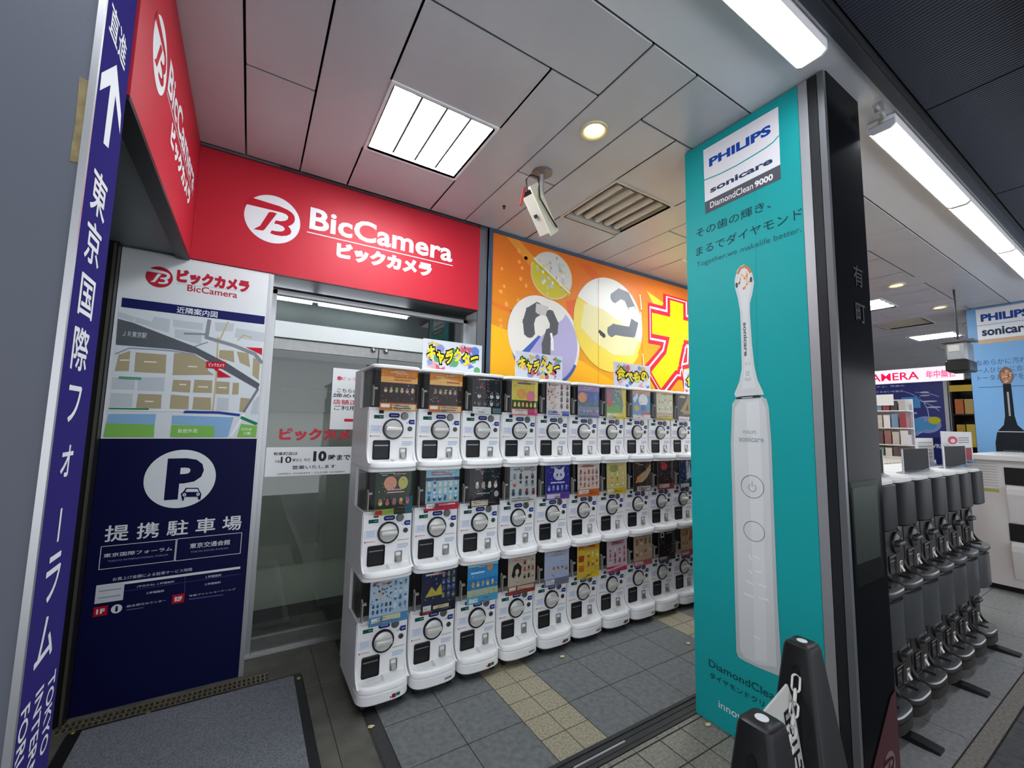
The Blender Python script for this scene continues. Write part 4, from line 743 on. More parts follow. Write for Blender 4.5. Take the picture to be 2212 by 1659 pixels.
POST = {
 (2, 0): ('orange topped dark', [('r', 0, 0, 1, 1, '#2a1a16', 0), ('r', 0, .66, 1, 1, '#c87818'), ('r', 0, .66, 1, .80, '#e2a85a', 2), ('b', .35, .70, .95, .82, 2, '#b4532a'), ('g', .06, .36, .94, .62, 6, 1, FIG), ('r', 0, .17, 1, .20, '#6a2a20')]+bottom('#c2701c')),
 (2, 1): ('orange topped brown', [('r', 0, 0, 1, 1, '#2e1d18', 0), ('r', 0, .68, 1, 1, '#cc7e1c'), ('p', [(0, .68), (1, .68), (1, .80), (.4, .86), (0, .78)], '#e6b468'), ('b', .5, .72, .95, .80, 1, '#b4532a'), ('g', .10, .38, .85, .66, 5, 1, ['#a8907c', '#8a7468', '#c0aa90'])]+bottom('#c06a24', '#d6d6d2', '#c9b08a')),
 (2, 2): ('black and crimson', [('r', 0, 0, 1, 1, '#17151a', 0), ('s', 0, .55, 1, 1, ['#7a2434', '#3a2a34', '#a84050', '#4a4a58'], 26), ('g', .1, .2, .95, .6, 4, 2, ['#c4c0c0', '#5a5a64', '#2c2c34']), ('r', 0, 0, .62, .18, '#c9c9c6', 3), ('r', .68, .02, .97, .16, '#4a6a74', 3)]),
 (2, 3): ('yellow and pink', [('r', 0, 0, 1, 1, '#cfbd54', 0), ('b', .2, .84, .85, .95, 1, '#8a4488'), ('c', .36, .60, .17, .15, '#d99a4e'), ('c', .72, .55, .17, .15, '#d87c92'), ('r', 0, .18, 1, .42, '#3c4a2c'), ('g', .04, .2, .96, .40, 6, 1, ['#d88a9a', '#e0c060', '#c9c4ac']), ('r', 0, 0, 1, .18, '#c04a74'), ('r', .02, .02, .6, .16, '#d8c8b8', 3)]),
 (2, 4): ('white and brown character', [('r', 0, 0, 1, 1, '#d2c6c2', 0), ('s', 0, .2, .5, .95, ['#b06a54', '#c89a80', '#8a5448'], 30), ('g', .5, .22, 1, .98, 2, 4, ['#3a3a44', '#5c4a44', '#24242c']), ('r', 0, 0, 1, .2, '#c9c8d0', 1), ('b', .05, .03, .6, .17, 3, '#4a56a0'), ('r', .65, .02, .95, .16, '#3a4aa0', 3)]),
 (2, 5): ('blue and purple sunset', [('r', 0, 0, 1, 1, '#2c4a98', 0), ('r', 0, .82, 1, 1, '#8a6a9c'), ('b', .25, .86, .7, .96, 2, '#d4d0e4'), ('c', .2, .62, .2, .16, '#cf8450'), ('r', .75, .4, .85, .75, '#3a62b0', 2), ('r', 0, .34, 1, .5, '#2a5a60'), ('r', 0, 0, 1, .34, '#6a7090'), ('g', .05, .05, .95, .3, 6, 1, ['#9aa0b4', '#5a5a78', '#3a8a80'])]),
 (2, 6): ('green and yellow', [('r', 0, 0, 1, 1, '#5a7a68', 0), ('r', 0, .5, .2, 1, '#b04a74'), ('p', [(.7, 0), (1, 0), (1, 1), (.72, 1), (.85, .4)], '#c9b428'), ('r', 0, .18, .7, .45, '#5a9a3a'), ('c', .15, .48, .12, .1, '#c23a30', 3), ('s', .25, .5, .7, .98, ['#8aa0a8', '#c4c8c8', '#4a6a5c'], 20), ('r', 0, 0, 1, .18, '#d6c81e'), ('r', .02, .02, .5, .15, '#d8d4b8', 3)]),
 (2, 7): ('sky blue white-disc', [('r', 0, 0, 1, 1, '#4a86b0', 0), ('r', 0, .84, 1, 1, '#c89858'), ('c', .58, .66, .26, .22, '#dcdcd8'), ('r', .45, .3, .72, .5, '#2f5f96', 2), ('c', .22, .38, .15, .10, '#b89a3a'), ('p', [(0, .7), (.25, .9), (.3, .75), (.1, .55)], '#c9d4e0'), ('r', 0, 0, 1, .16, '#d2cac8'), ('r', .5, .17, 1, .26, '#b04a50', 3)]),
 (2, 8): ('cream striped', [('r', 0, 0, 1, 1, '#c6c29c', 0), ('r', 0, .9, 1, 1, '#c9b45a'), ('b', .3, .90, .75, .97, 1, '#b0683a'), ('g', .08, .3, .95, .8, 5, 2, ['#d8d4c0', '#a8a890', '#8c8a98', '#c4b0a0']), ('r', 0, .2, 1, .26, '#b08a8c', 1), ('r', 0, 0, 1, .18, '#b3a24a')]),
 (2, 9): ('black and gold', [('r', 0, 0, 1, 1, '#141212', 0), ('p', [(.1, .35), (.5, .75), (.62, 1), (.82, 1), (.8, .6), (.95, .3), (.5, .25)], '#9c7c30'), ('p', [(.45, .4), (.6, .65), (.66, .38)], '#2a2010', 3), ('b', .05, .82, .5, .92, 1, '#c9b080'), ('s', 0, .18, 1, .34, ['#7a5a3a', '#3a2a20', '#a08060'], 14), ('r', 0, 0, .7, .16, '#d0cec8', 3)]),
 (2, 10): ('pale blue', [('r', 0, 0, 1, 1, '#9ab0c4', 0), ('g', .1, .25, .9, .9, 3, 3, FIG), ('r', 0, 0, 1, .18, '#d0cec8')]),
 (1, 0): ('dark green garden', [('r', 0, 0, 1, 1, '#253626', 0), ('c', .38, .72, .17, .16, '#cf8f74'), ('c', .72, .72, .13, .15, '#b6b25c'), ('b', .3, .48, .85, .6, 2, '#c9a0a4'), ('g', .05, .16, .95, .44, 5, 1, ['#b86a5c', '#c9b060', '#a85a70']), ('r', .8, .0, 1, .4, '#2e5a64', 1), ('r', 0, 0, .5, .14, '#8aa04a'), ('r', .02, .02, .2, .12, '#b02838', 3)]),
 (1, 1): ('light blue many-figure', [('r', 0, 0, 1, 1, '#86b4c4', 0), ('r', 0, .72, 1, .80, '#2c3c54', 2), ('b', .15, .84, .9, .95, 2, '#9a4a54'), ('g', .02, .22, .98, .72, 6, 3, ['#2f4a6a', '#c4d4dc', '#3a6a8a', '#d8c8b0']), ('r', 0, 0, 1, .18, '#b02840'), ('r', .03, .06, .28, .17, '#dcdcd8', 3), ('b', .4, .10, .95, .17, 1, '#d8c8c4')]),
 (1, 2): ('black night-time', [('r', 0, 0, 1, 1, '#16161f', 0), ('s', .2, .7, 1, 1, ['#3a3a5a', '#6a6a80', '#2a2a44'], 18), ('g', .12, .42, .95, .68, 4, 1, ['#c9c0ac', '#a8a090', '#d8d0c0']), ('b', .2, .3, .8, .36, 1, '#9a9a9c'), ('c', .88, .3, .08, .08, '#a8a8b0'), ('r', .05, .02, .6, .16, '#c4bca4', 3)]),
 (1, 3): ('pale grey group', [('r', 0, 0, 1, 1, '#b4b8b8', 0), ('s', .0, .6, 1, 1, ['#6a7078', '#8a9098', '#d8d8d8'], 20), ('g', .05, .42, .95, .82, 4, 2, ['#4a4448', '#c9b8a8', '#7a8a90', '#a05a5c']), ('g', .0, .18, 1, .40, 4, 1, ['#2a5a5c', '#7a3a3c', '#3a3a5c']), ('r', 0, 0, 1, .18, '#c6c8c4'), ('b', .05, .03, .9, .15, 2, '#7c7c80')]),
 (1, 4): ('indigo animal', [('r', 0, 0, 1, 1, '#2d2f86', 0), ('c', .55, .70, .24, .16, '#c4c6d8'), ('p', [(.36, .8), (.34, .96), (.5, .86)], '#c4c6d8'), ('p', [(.74, .8), (.78, .96), (.62, .86)], '#c4c6d8'), ('c', .47, .70, .03, .04, '#22245c', 3), ('c', .63, .70, .03, .04, '#22245c', 3), ('b', .2, .44, .9, .52, 1, '#d0d0e0'), ('g', .05, .24, .95, .42, 5, 1, ['#a8aacc', '#7a7cb0']), ('r', 0, 0, 1, .2, '#5a3f90'), ('r', .05, .03, .6, .16, '#c8c4d0', 3)]),
 (1, 5): ('white red-edged', [('r', 0, 0, 1, 1, '#cfc6ba', 0), ('b', .2, .86, .85, .96, 1, '#b04a3c'), ('g', .04, .26, .96, .84, 5, 3, ['#b86a54', '#9a7a8a', '#d8a890', '#7a5a5c']), ('r', 0, 0, 1, .22, '#c4642c'), ('r', .05, .08, .5, .2, '#d8cfc4', 3)]),
 (1, 6): ('pale yellow snack', [('r', 0, 0, 1, 1, '#cdbf78', 0), ('c', .35, .80, .22, .12, '#8f9c54'), ('g', .1, .25, .95, .7, 3, 3, ['#d8c490', '#b89a50', '#e0d8b8', '#a87a4c']), ('r', 0, 0, 1, .18, '#c9b02c'), ('r', .03, .03, .4, .16, '#dad4c0', 3)]),
 (1, 7): ('dark brown animal', [('r', 0, 0, 1, 1, '#3a2f2a', 0), ('p', [(.1, .3), (.35, .55), (.7, .7), (.95, .9), (.98, .7), (.75, .45), (.5, .3)], '#b39a78'), ('s', .5, .6, 1, 1, ['#1c1816', '#6a5444', '#c4b494'], 20), ('c', .3, .42, .12, .1, '#c78c50', 3), ('r', .2, .02, .95, .17, '#c9c4bc', 3), ('b', .25, .04, .9, .15, 2, '#5a5450')]),
 (1, 8): ('dark red-dot', [('r', 0, 0, 1, 1, '#33292c', 0), ('c', .4, .80, .2, .13, '#b03a40'), ('s', .0, .3, 1, .75, ['#5a4448', '#7a4a50', '#2c3c3c', '#a06a70'], 30), ('r', 0, 0, 1, .2, '#8a2a34'), ('r', .1, .05, .7, .18, '#c4b4b0', 3)]),
 (1, 9): ('deep blue', [('r', 0, 0, 1, 1, '#23375a', 0), ('s', 0, .2, 1, 1, ['#5a7aa0', '#a8b8cc', '#1c2438', '#3c5a88'], 36), ('p', [(.5, .3), (.62, .9), (.75, .35)], '#b8c4d4', 3), ('r', .05, .02, .6, .15, '#cfcfcc', 3)]),
 (1, 10): ('grey blue', [('r', 0, 0, 1, 1, '#5a6a84', 0), ('g', .1, .25, .9, .9, 3, 3, FIG), ('r', 0, 0, 1, .18, '#d0cec8')]),
 (0, 0): ('ice blue team', [('r', 0, 0, 1, 1, '#a4bccb', 0), ('s', .04, .55, .55, .95, ['#7a4a44', '#3a4454', '#c9a890', '#5a6478'], 34), ('g', .58, .3, .98, .95, 3, 4, ['#4a6a94', '#c4d0dc', '#7a90b0']), ('g', .04, .24, .58, .5, 5, 2, ['#4a6a94', '#6a86ac', '#2c4468']), ('r', 0, 0, 1, .2, '#4f86ae'), ('r', .06, .07, .28, .17, '#d4dcd8', 3), ('r', .34, .08, .8, .19, '#c4c4a0', 3)]),
 (0, 1): ('navy star', [('r', 0, 0, 1, 1, '#262c44', 0), ('b', .1, .86, .5, .95, 1, '#c4c8d4'), ('p', [(.1, .4), (.28, .62), (.4, .5), (.55, .66), (.6, .4)], '#b5a64a'), ('g', .55, .3, 1, .95, 3, 4, ['#4a5478', '#6a86b0', '#8a8448']), ('r', 0, 0, 1, .2, '#1a1c28'), ('r', .05, .08, .28, .2, '#c9d0cc', 3), ('r', .05, .02, .3, .08, '#a02c34', 4), ('r', .34, .09, .8, .17, '#c8bc9a', 3)]),
 (0, 2): ('bright blue seaside', [('r', 0, 0, 1, 1, '#2c78b4', 0), ('r', 0, .6, 1, .9, '#3a8cc4'), ('r', 0, .9, 1, 1, '#8ac0d4'), ('c', .72, .85, .09, .08, '#d88a44'), ('b', .1, .7, .6, .8, 1, '#b8d0e0'), ('g', .1, .38, .9, .56, 5, 1, ['#d0c8a8', '#c4a05c', '#7aa8a0']), ('r', 0, .18, 1, .34, '#a8b494'), ('r', 0, 0, 1, .18, '#4a9cc0'), ('r', .06, .03, .34, .14, '#c8dcd8', 3)]),
 (0, 3): ('beige black-haired figure', [('r', 0, 0, 1, 1, '#b3a696', 0), ('p', [(.12, .5), (.2, .75), (.35, .82), (.48, .7), (.46, .5), (.38, .42), (.3, .55), (.2, .42)], '#1c1818'), ('c', .32, .58, .07, .08, '#c9a890', 3), ('g', .52, .35, .98, .9, 3, 3, ['#c9b8a4', '#3a3230', '#a0503c', '#8a7c70']), ('r', 0, 0, 1, .22, '#8a2c2c'), ('r', .04, .1, .28, .2, '#d8ccc0', 3), ('r', .34, .1, .95, .2, '#b8a890', 3)]),
 (0, 4): ('pale lilac tiny-figure', [('r', 0, 0, 1, 1, '#a9b4cf', 0), ('b', .4, .8, .8, .88, 1, '#b0a04a'), ('g', .1, .3, .98, .6, 5, 1, ['#6a7090', '#c4b490', '#8a6a64']), ('r', 0, 0, 1, .2, '#6f7488'), ('r', .05, .05, .4, .18, '#d0d4dc', 3)]),
 (0, 5): ('yellow red-badge', [('r', 0, 0, 1, 1, '#d2b43c', 0), ('r', 0, .84, 1, 1, '#d8981c'), ('b', .08, .86, .95, .97, 1, '#b0481c'), ('r', .06, .5, .3, .68, '#a8382c', 2), ('r', .06, .22, .3, .4, '#c0702c', 2), ('g', .4, .3, .98, .8, 3, 2, ['#d8c860', '#b85a34', '#e0d8a8']), ('r', .5, 0, 1, .16, '#e0c020', 2)]),
 (0, 6): ('pink and white', [('r', 0, 0, 1, 1, '#cbb4bc', 0), ('b', .2, .82, .9, .95, 2, '#b85a74'), ('g', .05, .25, .98, .8, 4, 3, ['#c46a80', '#8a4a58', '#d8ccc8', '#7a8a70']), ('r', 0, 0, 1, .18, '#b02c4c'), ('p', [(0, .12), (1, .2), (1, .14), (0, .05)], '#d8a8b0', 3)]),
 (0, 7): ('tan and cream strip', [('r', 0, 0, 1, 1, '#b49c80', 0), ('g', .05, .25, .98, .95, 4, 2, ['#c9bc9c', '#8a5c44', '#6a6a50', '#c4a070']), ('r', 0, 0, 1, .18, '#b05060'), ('r', .05, .04, .5, .15, '#d0c0b4', 3)]),
 (0, 8): ('black with red', [('r', 0, 0, 1, 1, '#1c1a1e', 0), ('r', .12, .78, .34, .95, '#c9c9c9', 2), ('r', .17, .82, .29, .91, '#1c1a1e', 3), ('s', .0, .2, 1, .75, ['#5a3034', '#3a3038', '#7a4a44', '#2c3844'], 26), ('r', .05, .03, .5, .14, '#a8a4a4', 3)]),
 (0, 9): ('orange and cream', [('r', 0, 0, 1, 1, '#c4a47a', 0), ('p', [(.5, .5), (.95, .55), (.9, .95), (.55, .9)], '#b8502c'), ('g', .05, .3, .5, .9, 2, 3, ['#d8c8a0', '#a86a44', '#c9b890']), ('r', 0, 0, 1, .2, '#b04450'), ('r', .05, .05, .5, .16, '#d0c4b4', 3)]),
 (0, 10): ('beige', [('r', 0, 0, 1, 1, '#b4a894', 0), ('g', .1, .25, .9, .9, 3, 3, FIG), ('r', 0, 0, 1, .18, '#8a2c2c')]),
}
ORD = ['first', 'second', 'third', 'fourth', 'fifth', 'sixth', 'seventh', 'eighth', 'ninth', 'tenth', 'eleventh']
ROWN = ['bottom row', 'middle row', 'top row']
GX0, GP, GY, GZ0 = .507, .2585, 2.185, .088
proto = machine_parts(WHITEP, WHITEP, mat('ring_black', '#16171c', .35), mat('silver_dial', '#d2d1cc', .30, .2))
first = True; M_LIST = []
for r in range(3):
    for c in range(11):
        loc = (GX0+GP*c, GY, GZ0+GH*r); t = clone(proto, loc)
        d, spec = POST[(r, c)]
        tag(t, 'white capsule machine with %s poster, %s, %s column from the left' % (d, ROWN[r], ORD[c]), 'capsule machine', 'white capsule machines in three stacked rows'); poster(t, spec)
for o in list(proto.children_recursive)+[proto]: bpy.data.objects.remove(o)
CAST = mat('caster_black', '#111112', .6)
def base(loc, label, grp, bm_, marks):
    t = thing('machine_base', label, 'machine base', loc, grp); b = B(); ch = bowl(GW, -.085, GD-.02)
    b.loft([[(x, y, z) for x, y in p] for p, z in ((inset(ch, .012), .036), (ch, .046), (ch, .086), (inset(ch, .003), .088))]); b.build('plinth', bm_, t, 35)
    b = B(); b.box(.02, GW-.02, -.03, GD-.05, .022, .037); b.build('chassis', CAST, t, 0)
    for x in (.035, GW-.035):
        for y in (-.02, GD-.08): B().lathe((x-.010, y, .0185), [(.0, 0), (.0185, .001), (.0185, .019), (0, .02)], 'x', 16).build('caster', CAST, t, 40)
    if marks:
        q = P((0, 0, 0), (1, 0, 0), (0, 0, 1)); X = lambda x: -.085*(max(0, 1-abs((x-GW/2)/(GW/2))**3.2))**(1/3.2)-.0012
        for x0, x1, z0, z1, c_ in marks:
            k = len(q.vs); q.vs += [Vector((x0, X(x0), z0)), Vector((x1, X(x1), z0)), Vector((x1, X(x1), z1)), Vector((x0, X(x0), z1))]; q.fs.append((k, k+1, k+2, k+3)); q.c.append(lin(c_))
        q.build('base_marks', t)
    return t
MK = [[(.148, .156, .056, .062, '#7a2c34'), (.158, .176, .052, .070, '#7a1f2c'), (.178, .198, .055, .070, '#2a6a58')], [(.168+.007*i, .173+.007*i, .058, .068, '#5a5f62') for i in range(6)]]
for c in range(11): base((GX0+GP*c, GY, 0), 'white caster base under the %s capsule machine column from the left' % ORD[c], 'white bases under the capsule machines', WHITEP, MK[0] if c in (0, 2, 4, 6, 8) else MK[1])
# category cards standing on the machine tops
def card(px0, py1, px1, py0, txt, label):
    y = 2.27; a, c = at(px0, py0, y=y), at(px1, py1, y=y); z0 = GZ0+3*GH+.0005; x0, x1, z1 = a.x, c.x, max(a.z, at(px0, py1, y=y).z)
    t = thing('category_card', label, 'sign', ((x0+x1)/2, y, z0), 'colourful category cards on the machines', True)
    B().box(x0, x1, y, y+.003, z0, z1).build('card', mat('card_board', '#c9ccd4', .4), t, 0)
    B().prism([(y-.03, z0), (y+.04, z0), (y+.04, z0+.004), (y+.008, z0+.006), (y+.006, z0+.03), (y+.003, z0+.03), (y-.002, z0+.006), (y-.03, z0+.004)], x0+.01, x1-.01, 0, 'x').build('stand', glass('acrylic', (.9, .92, .94), .1), t, 0)
    q = P.onY(y-.0003); W_, H_ = x1-x0, z1-z0
    for i in range(34):
        cx, cz = x0+W_*random.random(), z0+H_*random.random(); s = H_*(.10+.12*random.random()); cx = min(max(cx, x0+s), x1-s); cz = min(max(cz, z0+s), z1-s); a = random.random()*6
        q.poly([(cx+s*math.cos(a+k*2.1), cz+s*math.sin(a+k*2.1)*.8) for k in range(3)] if i % 2 else circ(cx, cz, s*.7, n=12), random.choice(('#c05a6c', '#5a78c0', '#5c9a68', '#c9b070', '#8a90c4', '#c4c8d8', '#d09a9c')), 1)
    for bd, col, l in ((.15, '#151310', 3), (.045, '#e6d020', 4)):
        vs, fs = text_mesh(txt, bd, 1.0); v0 = text_mesh(txt, .045, 1.0)[0]
        ax_, bx_, ay_, by_ = min(p[0] for p in v0), max(p[0] for p in v0), min(p[1] for p in v0), max(p[1] for p in v0)
        sx, sz = W_*.86/(bx_-ax_), H_*.46/(by_-ay_); q.add([(x0+W_*.07+(x-ax_)*sx, z0+H_*.30+(z-ay_)*sz+.06*H_*math.sin(x*2.4)) for x, z in vs], fs, col, l)
    q.build('printed_face', t)
card(912, 730, 1042, 792, 'キャラクター', 'colourful category card with yellow lettering on the second and third machines')
card(1113, 757, 1215, 803, 'キャラクター', 'colourful category card with yellow lettering on the fourth and fifth machines')
card(1326, 781, 1404, 822, '食べもの', 'colourful category card reading food on the seventh and eighth machines')
card(1478, 798, 1545, 832, '食べもの', 'colourful category card at the right end beside the turquoise poster')

# ------------------------------------------------------------------ dark row of machines right of the pillar
DK = mat('charcoal_plastic', '#2a2724', .45, .1, noise=(6, .15), spec=.2); 
pd = machine_parts(DK, mat('white_lid', '#c9c9c6', .5), mat('ring_dark', '#1c1d1e', .4), mat('dull_dial', '#3a3c3d', .4, .4), mat('black_window', '#090b0e', .4, spec=.12))
pd2 = machine_parts(DK, SIL, mat('ring_dark', '#1c1d1e', .4), mat('dull_dial', '#3a3c3d', .4, .4), SIL)
BX0, BP_, BY = 2.437, .2545, .845
for r, pr in ((0, pd2), (1, pd)):
    for c in range(7):
        t = clone(pr, (BX0+BP_*c+(.022 if c == 6 else 0), BY, GZ0+GH*r))
        tag(t, 'charcoal capsule machine, %s, %s from the black pillar' % (('lower row', 'upper row with white lid')[r], ORD[c]), 'capsule machine', 'charcoal capsule machines right of the pillar')
for p_ in (pd, pd2):
    for o in list(p_.children_recursive)+[p_]: bpy.data.objects.remove(o)
for c in range(7):
    t = base((BX0+BP_*c+(.022 if c == 6 else 0), BY, 0), 'charcoal base of the %s dark machine from the black pillar' % ORD[c], 'charcoal bases under the dark machines', DK, None)
for c in (0, 3, 6):
    t = thing('stabiliser_foot', 'black stabiliser foot sticking out under the %s dark machine' % ORD[c], 'foot', (BX0+BP_*c+.16, .70, 0), 'black stabiliser feet')
    b = B(); b.loft([[(-.03, -.035, 0), (.03, -.035, 0), (.03, -.035, .012), (-.03, -.035, .012)], [(-.035, .04, 0), (.035, .04, 0), (.03, .04, .020), (-.03, .04, .020)], [(-.03, .13, 0), (.03, .13, 0), (.03, .13, .02), (-.03, .13, .02)]]); b.build('foot', BLACKP, t, 20)
# ------------------------------------------------------------------ on top of the dark machines, and the shop beyond
ZT = GZ0+2*GH+.0005
def stand_card(u0, v1, u1, v0, y, label, col='#1f2022', extra=None):
    a, c = at(u0, v0, y=y), at(u1, v1, y=y); x0, x1 = a.x, c.x; h = max(.10, at(u0, v1, y=y).z-at(u0, v0, y=y).z)
    t = thing('price_card', label, 'sign', ((x0+x1)/2, y, ZT), 'card stands on the dark machines', True)
    B().box(x0, x1, y, y+.004, ZT, ZT+h).build('card', mat('card_'+col[1:], col, .6, spec=.1), t, 0)
    B().prism([(y-.002, ZT), (y-.002, ZT+h*.12), (y-.02, ZT+.006), (y-.026, ZT+.006), (y-.026, ZT), (y+.034, ZT), (y+.034, ZT+.006), (y+.008, ZT+.008)], x0, x1, 0, 'x').build('stand', glass('acrylic', (.9, .92, .94), .1), t, 0)
    B().box(x0-.006, x0, y-.002, y+.006, ZT, ZT+h).box(x1, x1+.004, y-.002, y+.006, ZT, ZT+h).build('edge', mat('card_edge', '#d0d2d4', .3), t, 0)
    if extra:
        q = P.onY(y-.0003); extra(q, x0, x1, ZT, ZT+h); q.build('print', t)
def redcard(q, x0, x1, z0, z1):
    W_, H_ = x1-x0, z1-z0; q.rect(x0+.03*W_, z0+.02*H_, x1-.03*W_, z0+.5*H_, '#8a1624', 1); q.ell(x0+.33*W_, z0+.74*H_, .16*W_, .12*H_, '#b03040', 1, 20); q.ell(x0+.33*W_, z0+.72*H_, .08*W_, .06*H_, '#dfb8ba', 2, 16)
    for k in range(3): q.rect(x0+.52*W_, z0+(.66+.07*k)*H_, x0+.9*W_, z0+(.685+.07*k)*H_, '#6a6a70', 1)
stand_card(1952, 957, 2003, 1010, .88, 'larger dark square card in a clear stand on the dark machines')
stand_card(2041, 952, 2083, 1000, .885, 'smaller dark square card in a clear stand, in front of the red one')
stand_card(1894, 960, 1904, 1018, .885, 'dark card in a clear stand half hidden by the black pillar')
stand_card(2039, 923, 2096, 998, .96, 'white card with red emblem and red lower half on the dark machines', '#d4d2d2', redcard)
stand_card(1984, 938, 2013, 1000, 1.02, 'white price list card with thin grey lines on the dark machines', '#dcdcda', lambda q, x0, x1, z0, z1: [q.rect(x0+.02, z0+(z1-z0)*(.3+.13*k), x1-.02, z0+(z1-z0)*(.33+.13*k), '#9a9ca0', 1) for k in range(5)])
# display table behind the dark row, ribbed white top
t = thing('display_table', 'white display table with ribbed top behind the dark machines', 'table', (3.6, 1.5, 0), None, True)
tb = B(); tb.box(2.9, 5.2, 1.235, 1.85, 1.09, 1.122)
for i in range(30): tb.box(2.9+i*.0766, 2.93+i*.0766, 1.235, 1.85, 1.122, 1.128)
tb.build('table_top', mat('warm_white_top', '#cfccc2', .4), t, 0)
for x in (2.95, 5.15):
    for y in (1.27, 1.81): B().box(x-.02, x+.02, y-.02, y+.02, 0, 1.09).build('leg', ALU, t, 0)
t = thing('product_rack', 'white product rack with small hanging packs left of the blue poster', 'rack', (4.95, 1.5, 1.128), None, True)
RW = mat('rack_white', '#d2d0ce', .4)
B().box(5.08, 5.10, 1.335, 1.80, 1.128, 1.66).build('back_panel', RW, t, 0)
for z, h in ((1.128, .017), (1.24, .010), (1.39, .010), (1.545, .010)): B().box(4.93, 5.08, 1.335, 1.80, z, z+h).build('shelf_board', RW, t, 0)
B().box(4.928, 4.932, 1.42, 1.80, 1.60, 1.70).build('header_card', mat('header_white', '#d9dcdc', .4), t, 0)
PKC = ['#8a5c5c', '#5c4a50', '#c9c4c0', '#5a7a6a', '#a8a4a0', '#3c3c44', '#8a3a44', '#6a86a0', '#d0cccc', '#b8b0a8']
n = 0
for z0, h in ((1.1455, .085), (1.2505, .125), (1.4005, .13), (1.5555, .10)):
    for i in range(8):
        y = 1.345+i*.056
        o = B().box(4.938, 4.96, y, y+.046, z0, z0+h*(.85+.15*random.random())).box(4.96, 5.06, y+.004, y+.042, z0, z0+h*.7).build('product_pack', mat('pack_%d' % (n % 10), PKC[n % 10], .4), None, 0)
        tag(o, 'small product pack standing on the white rack left of the blue poster', 'pack', 'small packs on the white product rack'); n += 1
# white counter block with bins
t = thing('display_cabinet', 'white cabinet with open bins under the blue brush poster', 'cabinet', (6.2, .8, 0), None, True)
WH = mat('cabinet_white', '#c9c6c4', .45, noise=(4, .04))
b = B(); b.box(5.70, 7.16, .25, 1.155, .05, 1.13); b.box(5.74, 7.15, .28, 1.12, 0, .05, 1); b.build('body', [WH, BLACKP], t, 0)
B().box(5.66, 7.19, .22, 1.18, 1.13, 1.17).build('counter_top', mat('counter_white', '#d2d0cc', .35), t, 0)
for z in (.60, .12):
    for y0 in (.60, .26):
        b = B(); b.box(5.694, 5.702, y0, y0+.32, z+.32, z+.47); b.build('bin_opening', BLACKP, t, 0)
        b = B(); b.prism([(5.702, z), (5.690, z), (5.660, z+.26), (5.668, z+.29), (5.702, z+.31)], y0+.012, y0+.31, 0, 'y')
        b2 = B(); pts = [(5.70, z), (5.692, z), (5.655, z+.24), (5.66, z+.285), (5.70, z+.315)]
        b2.loft([[(x, y, zz) for x, zz in pts] for y in (y0+.012, y0+.31)]); b2.build('bin_front', WH, t, 0)
        b = B(); b.box(5.652, 5.66, y0+.14, y0+.18, z+.19, z+.2); b.build('bin_label', mat('bin_label_grey', '#8a8a8c', .5), t, 0)
q = P.onX(5.6994, -1)
for k in range(9): q.rect(-1.13, .90+.024*k, -.96, .904+.024*k, '#8f8d90', 1)
q.rect(-1.13, .845, -.96, .875, '#a9a45c', 1); q.build('price_print', t)
# blue poster pillar
b = B(); b.box(7.225, 7.6, .70, 1.36, 0, CZ+.1); pb = struct('pillar', b, mat('far_pillar_cladding', '#23262c', .2, .1), None, 0)
t = thing('advertising_poster', 'light blue brush poster on the far pillar at the right edge', 'poster', (7.2, 1.0, 0), 'toothbrush posters on pillars', True); LB = '#6c9fce'
B().box(7.2005, 7.224, .72, 1.352, .01, CZ-.006).build('panel', mat('light_blue_board', LB, .45), t, 0)
q = P.onX(7.2002, -1)
def rr(u0, v1, u1, v0, col, l): a, c = q.px(u0, v0), q.px(u1, v1); q.rect(a[0], a[1], c[0], c[1], col, l)
a = q.px(2113, 735); q.rect(a[0], a[1], a[0]+.45, a[1]+.36, '#dcdfe6', 1); q.rect(a[0], a[1]-.05, a[0]+.45, a[1], '#c2a88c', 1); q.rect(a[0], a[1]+.165, a[0]+.45, a[1]+.172, LB, 2)
q.text('PHILIPS', a[0]+.035, a[1]+.21, a[0]+.40, a[1]+.30, '#20468e', 2, .05); q.text('sonicare', a[0]+.035, a[1]+.04, a[0]+.40, a[1]+.135, '#2c3c58', 2, .035)
for k, s in enumerate(('なめらかに汚れを', '一人ひとりに合わせて', 'トータルケアを')): q.text(s, a[0]-.03, a[1]-.30-.09*k, a[0]+(.40, .46, .32)[k], a[1]-.235-.09*k, '#3c5a80', 2, -.004)
q.rect(a[0]-.03, a[1]-.56, a[0]+.44, a[1]-.552, '#4a6a90', 2)
cx = q.px(2175, 830)[0]; zc = q.px(2175, 812)[1]
for r_, col in ((.064, '#7c6458'), (.045, '#a87858')): q.ell(cx, zc, r_*.85, r_*1.6, col, 2 if col == '#7c6458' else 3, 24)
for i in range(22): aa = random.random()*6.28; rr_ = random.random()**.5; q.ell(cx+.04*rr_*math.cos(aa), zc+.075*rr_*math.sin(aa), .008, .010, random.choice(('#b8886a', '#5c4438', '#c9a88c')), 4, 7)
BK = '#191d24'
q.poly([(cx-.03, zc-.09), (cx+.03, zc-.09), (cx+.035, zc-.45), (cx+.05, zc-.55), (cx+.10, zc-.62), (cx-.10, zc-.62), (cx-.05, zc-.55), (cx-.035, zc-.45)], BK, 3)
q.poly([(cx-.105, zc-.63), (cx+.105, zc-.63), (cx+.125, zc-.75), (cx+.125, zc-1.6), (cx-.125, zc-1.6), (cx-.125, zc-.75)], BK, 3); q.rect(cx-.10, zc-.628, cx+.10, zc-.62, '#b8bcc4', 4); q.rect(cx-.006, zc-.45, cx+.008, zc-.18, '#9a9ea4', 4)
